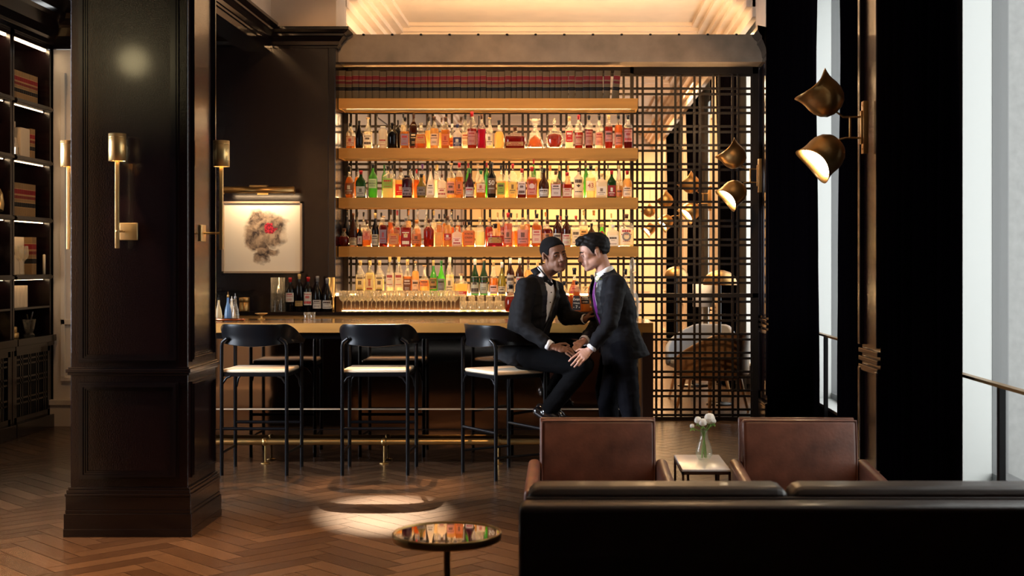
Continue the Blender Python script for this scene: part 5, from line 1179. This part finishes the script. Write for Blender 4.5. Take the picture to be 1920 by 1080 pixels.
def man(cfg):
    c = cfg; root = thing('person', c['label'], 'person', c['base'])
    g = lambda k: Vector(c[k])
    F = g('F').normalized(); pel, che, nb = g('pelvis'), g('chest'), g('neck')
    UP = (nb-pel).normalized(); Lt = UP.cross(F).normalized(); F2 = Lt.cross(UP).normalized()     # Lt: the man's left? sign fixed below
    Lt = -Lt if (Lt.dot(g('shl')-g('shr')) < 0) else Lt
    HM = frame_mat(c['head'], c['hF'], c['hU'])
    # ---------------- body: one continuous surface
    b = MB(); head_parts(b, HM, *c.get('hp', (1, 1, 1)))
    b.chain([HM @ Vector((0, .028, -.045)), HM @ Vector((0, .034, -.085)), nb+UP*.02, nb-UP*.05], [.058, .054, .056, .07])
    b.loft([(pel-UP*.06, .13, .09), (pel, .15, .105), (pel.lerp(che, .5), .13, .095), (che, .155, .105), (nb-UP*.10, .165, .09), (nb-UP*.03, .09, .06)], Lt, F2)
    for s in 'rl':
        b.chain([g('sh'+s), g('el'+s), g('wr'+s)], [.052, .040, .027]); b.chain([g('hip'+s), g('kn'+s), g('an'+s)], [.082, .056, .040])
        b.chain([nb-UP*.09, g('sh'+s)-UP*.01], [.05, .045])
    for H in c['hands']: hand(b, *H)
    body = remeshed(b, 'body', [c['skin'], c['lip']], .0042, root, 3, .5)
    off = OFF[root.name]; me = body.data
    bm = bmesh.new(); bm.from_mesh(me); HI = HM.inverted(); hv = [v for v in bm.verts if (lambda q: q.z > -.12 and not (-.125 < q.y < -.080 and abs(q.x) < .024))(HI @ (v.co+off))]
    for _ in range(5): bmesh.ops.smooth_vert(bm, verts=hv, factor=.5, use_axis_x=True, use_axis_y=True, use_axis_z=True)
    bm.to_mesh(me); bm.free()
    for s in (-1, 1): brush(me, off, HM, (s*.030, -.082, -.001), .0185, (0, 1, 0), .0075); brush(me, off, HM, (s*.080, .010, -.004), .012, (-s, 0, 0), .004)
    for s in (-1, 1): brush(me, off, HM, (s*.0245, -.088, -.064), .010, (0, 1, 0), .003)
    brush(me, off, HM, (0, -.096, -.0655), .009, (0, 1, 0), .0015)
    HI = HM.inverted()
    for p in me.polygons:
        q = HI @ (p.center+off)
        if q.y < -.078 and (abs(q.x)/.0235)**2+((q.z+.0655)/.0115)**2 < 1 and q.y < -.090+abs(q.x)*.45: p.material_index = 1
    eyes(body, HM, c.get('look', (0, 0))); brows(body, HM, c['hairm'], c.get('browt', .003))
    # ---------------- hair
    h = MB(); g_ = c['hairg']
    e = lambda cc, r, T=None: h.ell(cc, r, 0, HM @ T if T else HM, n=24, k=16)
    e((0, .020, .036), (.073+g_, .094+g_, .079+g_)); e((0, -.026, .034), (.062+g_, .056+g_, .062+g_))
    for q in c.get('hairlumps', []): e(*q)
    ho = remeshed(h, 'hair', c['hairm'], .004, root, 3, .5)
    bm = bmesh.new(); bm.from_mesh(ho.data); kill = []
    for v in bm.verts:
        q = HI @ (v.co+off)
        y = q.y; line = c['hairline']
        for i in range(len(line)-1):
            if line[i][0] <= y <= line[i+1][0]:
                t_ = (y-line[i][0])/(line[i+1][0]-line[i][0]); z = line[i][1]+(line[i+1][1]-line[i][1])*t_; break
        else: z = line[0][1] if y < line[0][0] else line[-1][1]
        if q.z < z: kill.append(v)
    bmesh.ops.delete(bm, geom=kill, context='VERTS')
    if c.get('hairwave'):
        for v in bm.verts:
            q = HI @ (v.co+off); f = noise.noise(Vector((q.x*38, q.y*22, q.z*60)))+.6*math.sin(q.y*130+q.z*190+q.x*50)*.5; v.co += v.normal*c['hairwave']*f
    bm.to_mesh(ho.data); bm.free(); s_ = ho.modifiers.new('t', 'SOLIDIFY'); s_.thickness = .006; s_.offset = -1
    # ---------------- shirt
    b = MB(); b.loft([(pel+UP*.02, .145, .105), (pel.lerp(che, .5), .145, .112), (che, .160, .118), (nb-UP*.12, .160, .103), (nb-UP*.055, .10, .080), (nb-UP*.02, .068, .064)], Lt, F2)
    sh = remeshed(b, 'shirt', SHIRT, .008, root, 4)
    # collar: a stand and two wings around the neck
    cm = MB(); n = 28; vs = []; ax = ((HM @ Vector((0, .034, -.085)))-nb).normalized(); cf = (F-ax*F.dot(ax)).normalized(); cl = ax.cross(cf)
    for i in range(n+1):
        a = R(-168)+R(336)*i/n   # open at the front
        d = -cf*math.cos(a)+cl*math.sin(a)
        fr = max(0, -math.cos(a)); 
        for q, z in ((.068, -.015-.01*fr), (.0655, .012-.012*fr), (.0635, .034-.022*fr), (.070, .028-.022*fr), (.078+.006*fr, -.012-.028*fr)):
            vs.append(nb+ax*z+d*q*1.0)
    cm.add(vs, [(i*5+j, (i+1)*5+j, (i+1)*5+j+1, i*5+j+1) for i in range(n) for j in range(4)], 0, True)
    co = cm.build('collar', SHIRT, sh); s_ = co.modifiers.new('t', 'SOLIDIFY'); s_.thickness = .0025
    # ---------------- jacket
    b = MB(); J = c['jacket']
    b.loft([(pel+Vector(J[0]), J[1], J[2]), (pel+UP*.06, .175, .135), (pel.lerp(che, .5), .158, .128), (che, .185, .140), (nb-UP*.13, .190, .124), (nb-UP*.06, .150, .100), (nb-UP*.012, .094, .076)], Lt, F2)
    for s in 'rl':
        b.chain([nb-UP*.055+(g('sh'+s)-nb)*.25, g('sh'+s)+UP*.012], [.068, .072])
        S0, E0, W0 = g('sh'+s), g('el'+s), g('wr'+s); b.chain([S0, S0.lerp(E0, .5), E0, E0.lerp(W0, .5), E0.lerp(W0, .80)], [.074, .066, .060, .053, .045])
    ja = remeshed(b, 'jacket', [c['suit'], SATIN], .0075, root, 5)
    me = ja.data; wrinkle(ja, .0075, 13, c['seed']); 
    bm = bmesh.new(); bm.from_mesh(me); dV = c.get('vdepth', .36); wV = c.get('vwidth', .080); kill = []
    def coords(p): d = nb-p; return d.dot(UP), (p-nb).dot(Lt), (p-nb).dot(F2)
    for f in bm.faces:
        d, l, fr = coords(f.calc_center_median()+off)
        w_ = wV*(1-max(0, d)/dV)
        if fr > .03 and d < dV and abs(l) < w_ and d > -.1: kill.append(f)
        elif fr > .02 and -.02 < d < dV+.02 and abs(l) < w_+.050*min(1, (dV+.03-d)/.12): f.material_index = 1; 
    for v in bm.verts:
        if any(f.material_index == 1 for f in v.link_faces): v.co += F2*.005
    bmesh.ops.delete(bm, geom=kill, context='FACES'); bm.to_mesh(me); bm.free()
    s_ = ja.modifiers.new('t', 'SOLIDIFY'); s_.thickness = .004; s_.offset = -1
    # jacket collar standing round the back of the neck
    cm = MB(); vs = []
    for i in range(n+1):
        a = R(-118)+R(236)*i/n; d = cf*-1*math.cos(a)+cl*math.sin(a); fr = max(0, math.cos(a))
        for q, z in ((.084, -.050), (.074, -.012+.004*fr), (.0705, .002+.010*fr), (.077, -.002+.008*fr), (.092, -.045)): vs.append(nb+ax*z+d*q)
    cm.add(vs, [(i*5+j, (i+1)*5+j, (i+1)*5+j+1, i*5+j+1) for i in range(n) for j in range(4)], 0, True)
    jc = cm.build('jacket_collar', c.get('colm', c['suit']), ja); s_ = jc.modifiers.new('t', 'SOLIDIFY'); s_.thickness = .003
    # cuffs
    for s in 'rl':
        E0, W0 = g('el'+s), g('wr'+s); d = (W0-E0).normalized(); m = MB(); m.tube([W0-d*.05, W0-d*.002], [.0375, .0355], 18, cap=False); q = m.build('shirt_cuff', SHIRT, sh); s_ = q.modifiers.new('t', 'SOLIDIFY'); s_.thickness = .003
    # ---------------- trousers and shoes
    b = MB(); b.loft([(pel-UP*.09, .14, .11), (pel, .165, .122), (pel+UP*.10, .15, .112)], Lt, F2)
    for s in 'rl':
        H0, K0, A0 = g('hip'+s), g('kn'+s), g('an'+s); b.chain([H0, H0.lerp(K0, .5), K0, K0.lerp(A0, .5), A0+(K0-A0)*.10], [.098, .086, .073, .068, .064])
    tro = remeshed(b, 'trousers', c.get('trou', TROU), .008, root, 5); wrinkle(tro, .007, 9, c['seed']+5)
    for s in 'rl':
        A0, T0 = g('an'+s), Vector(c['toe'+s]); d = (T0-A0); heel = A0-d*.42; dn = Vector(c.get('sole', (0, 0, -1)))
        m = MB(); m.chain([heel+dn*.03, A0.lerp(T0, .45)+dn*.035, T0+dn*.015], [.036, .040, .034]); m.chain([A0, A0.lerp(T0, .5)+dn*.01], [.044, .036]); remeshed(m, 'shoe', SHOE, .006, root, 4)
    return root, body, sh, ja, UP, Lt, F2, HM, ax, cf, cl
def wx(px, py, Y): return tuple(W(px, py, Y))

# seated man: facing the standing one, chest and face turned to the camera
YA = 9.40
A = dict(label='seated man in black tuxedo with white shirt and bow tie looking at camera', base=(-.34, 9.44, 0), F=(.80, -.60, .0),
    pelvis=wx(978, 662, 9.44), chest=wx(999, 585, 9.42), neck=wx(1019, 516, 9.42),
    shr=wx(985, 541, 9.27), shl=wx(1040, 546, 9.56), elr=wx(978, 612, 9.16), wrr=wx(1034, 650, 9.06), ell=wx(1063, 596, 9.60), wrl=wx(1098, 598, 9.50),
    hipr=(-.34, 9.34, .86), hipl=(-.32, 9.53, .86), knr=(.085, 9.17, .80), knl=(.10, 9.42, .79), anr=(-.17, 9.26, .47), anl=(-.15, 9.50, .47), toer=(-.03, 9.20, .395), toel=(0.0, 9.48, .395), sole=(-.2, 0, -1),
    head=wx(1039, 477, 9.38), hF=(.52, -.85, -.04), hU=(-.17, -.06, 1), hp=(1.0, 1.0, 1.12), look=(-.0042, -.0004),
    skin=SKA, lip=LIPA, hairm=HAIRA, hairg=.0045, browt=.0026, suit=SUITA, seed=1.0, vdepth=.40, vwidth=.075,
    hairline=[(-.09, .080), (-.078, .068), (-.062, .060), (-.045, .052), (-.036, .018), (-.026, .004), (-.016, .002), (-.004, .022), (.014, .026), (.028, .010), (.040, -.022), (.07, -.045), (.12, -.052)],
    jacket=((-.03, 0, -.075), .195, .155))
Wr = Vector(A['wrr']); kn_ = Vector(wx(1056, 655, 9.05))
f = lambda *p: [wx(*q) for q in p]
A['hands'] = [(Wr, kn_, (.2, -.5, .9), [f((1064, 650, 9.10), (1071, 655, 9.09), (1075, 660, 9.07)), f((1066, 655, 9.07), (1074, 660, 9.06), (1078, 665, 9.05)), f((1065, 659, 9.04), (1072, 664, 9.03), (1076, 668, 9.02)), f((1062, 663, 9.02), (1068, 667, 9.01), (1071, 670, 9.005))], [Wr+Vector((.02, .01, .005)), wx(1050, 645, 9.10), wx(1060, 644, 9.12), wx(1067, 648, 9.12)]),
    (A['wrl'], wx(1115, 594, 9.49), (0, .2, 1), [f((1124, 590, 9.52), (1131, 590, 9.52)), f((1125, 593, 9.5), (1132, 593, 9.5)), f((1125, 596, 9.48), (1132, 597, 9.48)), f((1123, 600, 9.46), (1129, 601, 9.46))], [wx(1102, 592, 9.5), wx(1108, 586, 9.5), wx(1116, 584, 9.51)])]
ra = man(A)
def bow_tie(P):
    root, body, sh, ja, UP, Lt, F2, HM, ax, cf, cl = P; nb = Vector(A['neck']); c = nb+cf*.078-ax*.012
    m = MB(); T = Matrix((cl, cf, ax)).transposed().to_4x4(); T.translation = c
    m.ell((0, .004, 0), (.009, .008, .011), 0, T)
    for s in (-1, 1):
        vs = []
        for i, (x, h, d) in enumerate(((.004, .007, .006), (.02, .018, .009), (.038, .026, .009), (.055, .027, .005))):
            vs += [(s*x, d, h), (s*x, d+.003, 0), (s*x, d, -h), (s*x, -d*.4, -h*.9), (s*x, -d*.6, 0), (s*x, -d*.4, h*.9)]
        m.add([T @ Vector(v) for v in vs], [(i*6+j, (i+1)*6+j, (i+1)*6+(j+1) % 6, i*6+(j+1) % 6) for i in range(3) for j in range(6)]+[(18, 19, 20, 21, 22, 23)], 0, False)
    m.tube([nb+ax*.008+(-cf*math.cos(R(a))+cl*math.sin(R(a)))*.071 for a in range(-180, 181, 15)], .006, 8)
    m.build('bow_tie', SATIN, root)
    # shirt studs
    for d in (.10, .17): q = MB(); q.ell(nb-UP*d+F2*(.128 if d > .12 else .112), .005, n=8, k=6); q.build('shirt_stud', BLACK, sh)
bow_tie(ra)

# standing man: leaning in from the right, seen in profile
B = dict(label='standing man in dark suit with purple tie and white boutonniere, leaning in', base=(.40, 9.40, 0), F=(-.93, -.36, 0),
    pelvis=wx(1166, 648, 9.40), chest=wx(1153, 578, 9.39), neck=wx(1133, 510, 9.39),
    shl=wx(1156, 537, 9.19), shr=wx(1134, 537, 9.56), ell=wx(1143, 608, 9.02), wrl=wx(1107, 655, 9.01), elr=wx(1120, 612, 9.55), wrr=wx(1094, 640, 9.30),
    hipl=(.37, 9.30, .92), hipr=(.36, 9.50, .92), knl=(.42, 9.27, .50), knr=(.27, 9.48, .50), anl=(.49, 9.29, .09), anr=(.33, 9.52, .09), toel=(.37, 9.25, .05), toer=(.21, 9.48, .05),
    head=wx(1112, 472, 9.38), hF=(-.96, -.14, -.30), hU=(-.3, 0, 1), hp=(.94, .98, .82), look=(0, -.001),
    skin=SKB, lip=LIPB, hairm=HAIRB, hairg=.013, browt=.0034, suit=SUITB, seed=4.0, vdepth=.42, vwidth=.078, hairwave=.0042,
    hairlumps=[((0, -.052, .088), (.052, .040, .028)), ((.012, -.078, .078), (.036, .022, .020)), ((-.02, -.04, .098), (.045, .05, .026)), ((0, .01, .105), (.055, .06, .022)), ((0, .085, .02), (.055, .035, .06))],
    hairline=[(-.11, .066), (-.085, .062), (-.062, .058), (-.045, .044), (-.030, .020), (-.020, -.008), (-.010, -.018), (.0, -.004), (.012, .022), (.028, .024), (.036, .0), (.05, -.035), (.08, -.060), (.12, -.068)],
    jacket=((.03, 0, -.10), .185, .165), trou=pm('midnight_trouser_wool', (.003, .003, .0055), .85, spec=.1))
Wl = Vector(B['wrl']); kn_ = Vector(wx(1092, 667, 8.985))
B['hands'] = [(Wl, kn_, (-.25, -.9, .35), [f((1080, 666, 8.985), (1072, 672, 8.985), (1067, 677, 8.99)), f((1083, 672, 8.975), (1076, 680, 8.975), (1071, 685, 8.98)), f((1087, 676, 8.97), (1081, 684, 8.97), (1077, 688, 8.975)), f((1092, 678, 8.97), (1088, 683, 8.97), (1085, 686, 8.975))], [Wl+Vector((-.015, .02, -.005)), wx(1095, 656, 9.02), wx(1087, 655, 9.03), wx(1081, 658, 9.03)]),
    (B['wrr'], wx(1084, 645, 9.22), (-.3, -.8, .5), [f((1078, 648, 9.18), (1074, 652, 9.16)), f((1080, 651, 9.17), (1076, 655, 9.15)), f((1082, 653, 9.16), (1079, 658, 9.14)), f((1085, 655, 9.15), (1082, 659, 9.14))], [wx(1090, 640, 9.26), wx(1084, 640, 9.24), wx(1080, 643, 9.22)])]
rb = man(B)
def tie(P):
    root, body, sh, ja, UP, Lt, F2, HM, ax, cf, cl = P; nb = Vector(B['neck'])
    m = MB(); pts = [(.035, .070, .013), (.055, .084, .018), (.075, .098, .014), (.14, .124, .022), (.22, .132, .027), (.30, .126, .030), (.37, .120, .034), (.40, .118, .001)]
    vs = []
    for d, fr, w_ in pts: c = nb-UP*d+F2*fr; vs += [c-Lt*w_, c+F2*.006, c+Lt*w_, c-F2*.004]
    m.add(vs, [(i*4+j, (i+1)*4+j, (i+1)*4+(j+1) % 4, i*4+(j+1) % 4) for i in range(len(pts)-1) for j in range(4)], 0, False); m.build('necktie', TIE, root)
    # flower on the lapel nearest the camera
    c = Vector(W(1121, 522, 9.20)); q = MB(); n_ = Vector((-.5, -.86, .2)).normalized(); Qm = n_.to_track_quat('Z', 'Y').to_matrix().to_4x4(); Qm.translation = c
    for r_, cnt, tl in ((.016, 7, 20), (.010, 6, 50)):
        for j in range(cnt): q.ell((0, 0, 0), (.008, .010, .0035), 0, Qm @ rot('Z', 360*j/cnt+r_*900) @ rot('Y', -tl) @ tr((r_*.75, 0, .004)), n=10, k=6)
    q.ell((0, 0, .006), (.007, .007, .006), 0, Qm, n=10, k=6); bo = q.build('boutonniere', pm('cream_petals', (.80, .76, .58), .6), root)
    lf = MB()
    for a in (30, 150, 260): lf.ell((0, 0, -.003), (.006, .014, .002), 0, Qm @ rot('Z', a) @ tr((0, .018, 0)), n=8, k=6)
    lf.build('leaf', STEM, bo)
tie(rb)
rg = MB(); fc = Vector(wx(1084, 680, 8.9705)); fd = (Vector(wx(1081, 684, 8.97))-Vector(wx(1087, 676, 8.97))).normalized(); Qm = fd.to_track_quat('Z', 'Y').to_matrix().to_4x4(); Qm.translation = fc-fd*.012
rg.lathe([(.0098, -.0025), (.0104, -.002), (.0104, .002), (.0098, .0025)], n=20, T=Qm); rg.build('wedding_ring', BRASS, rb[0])
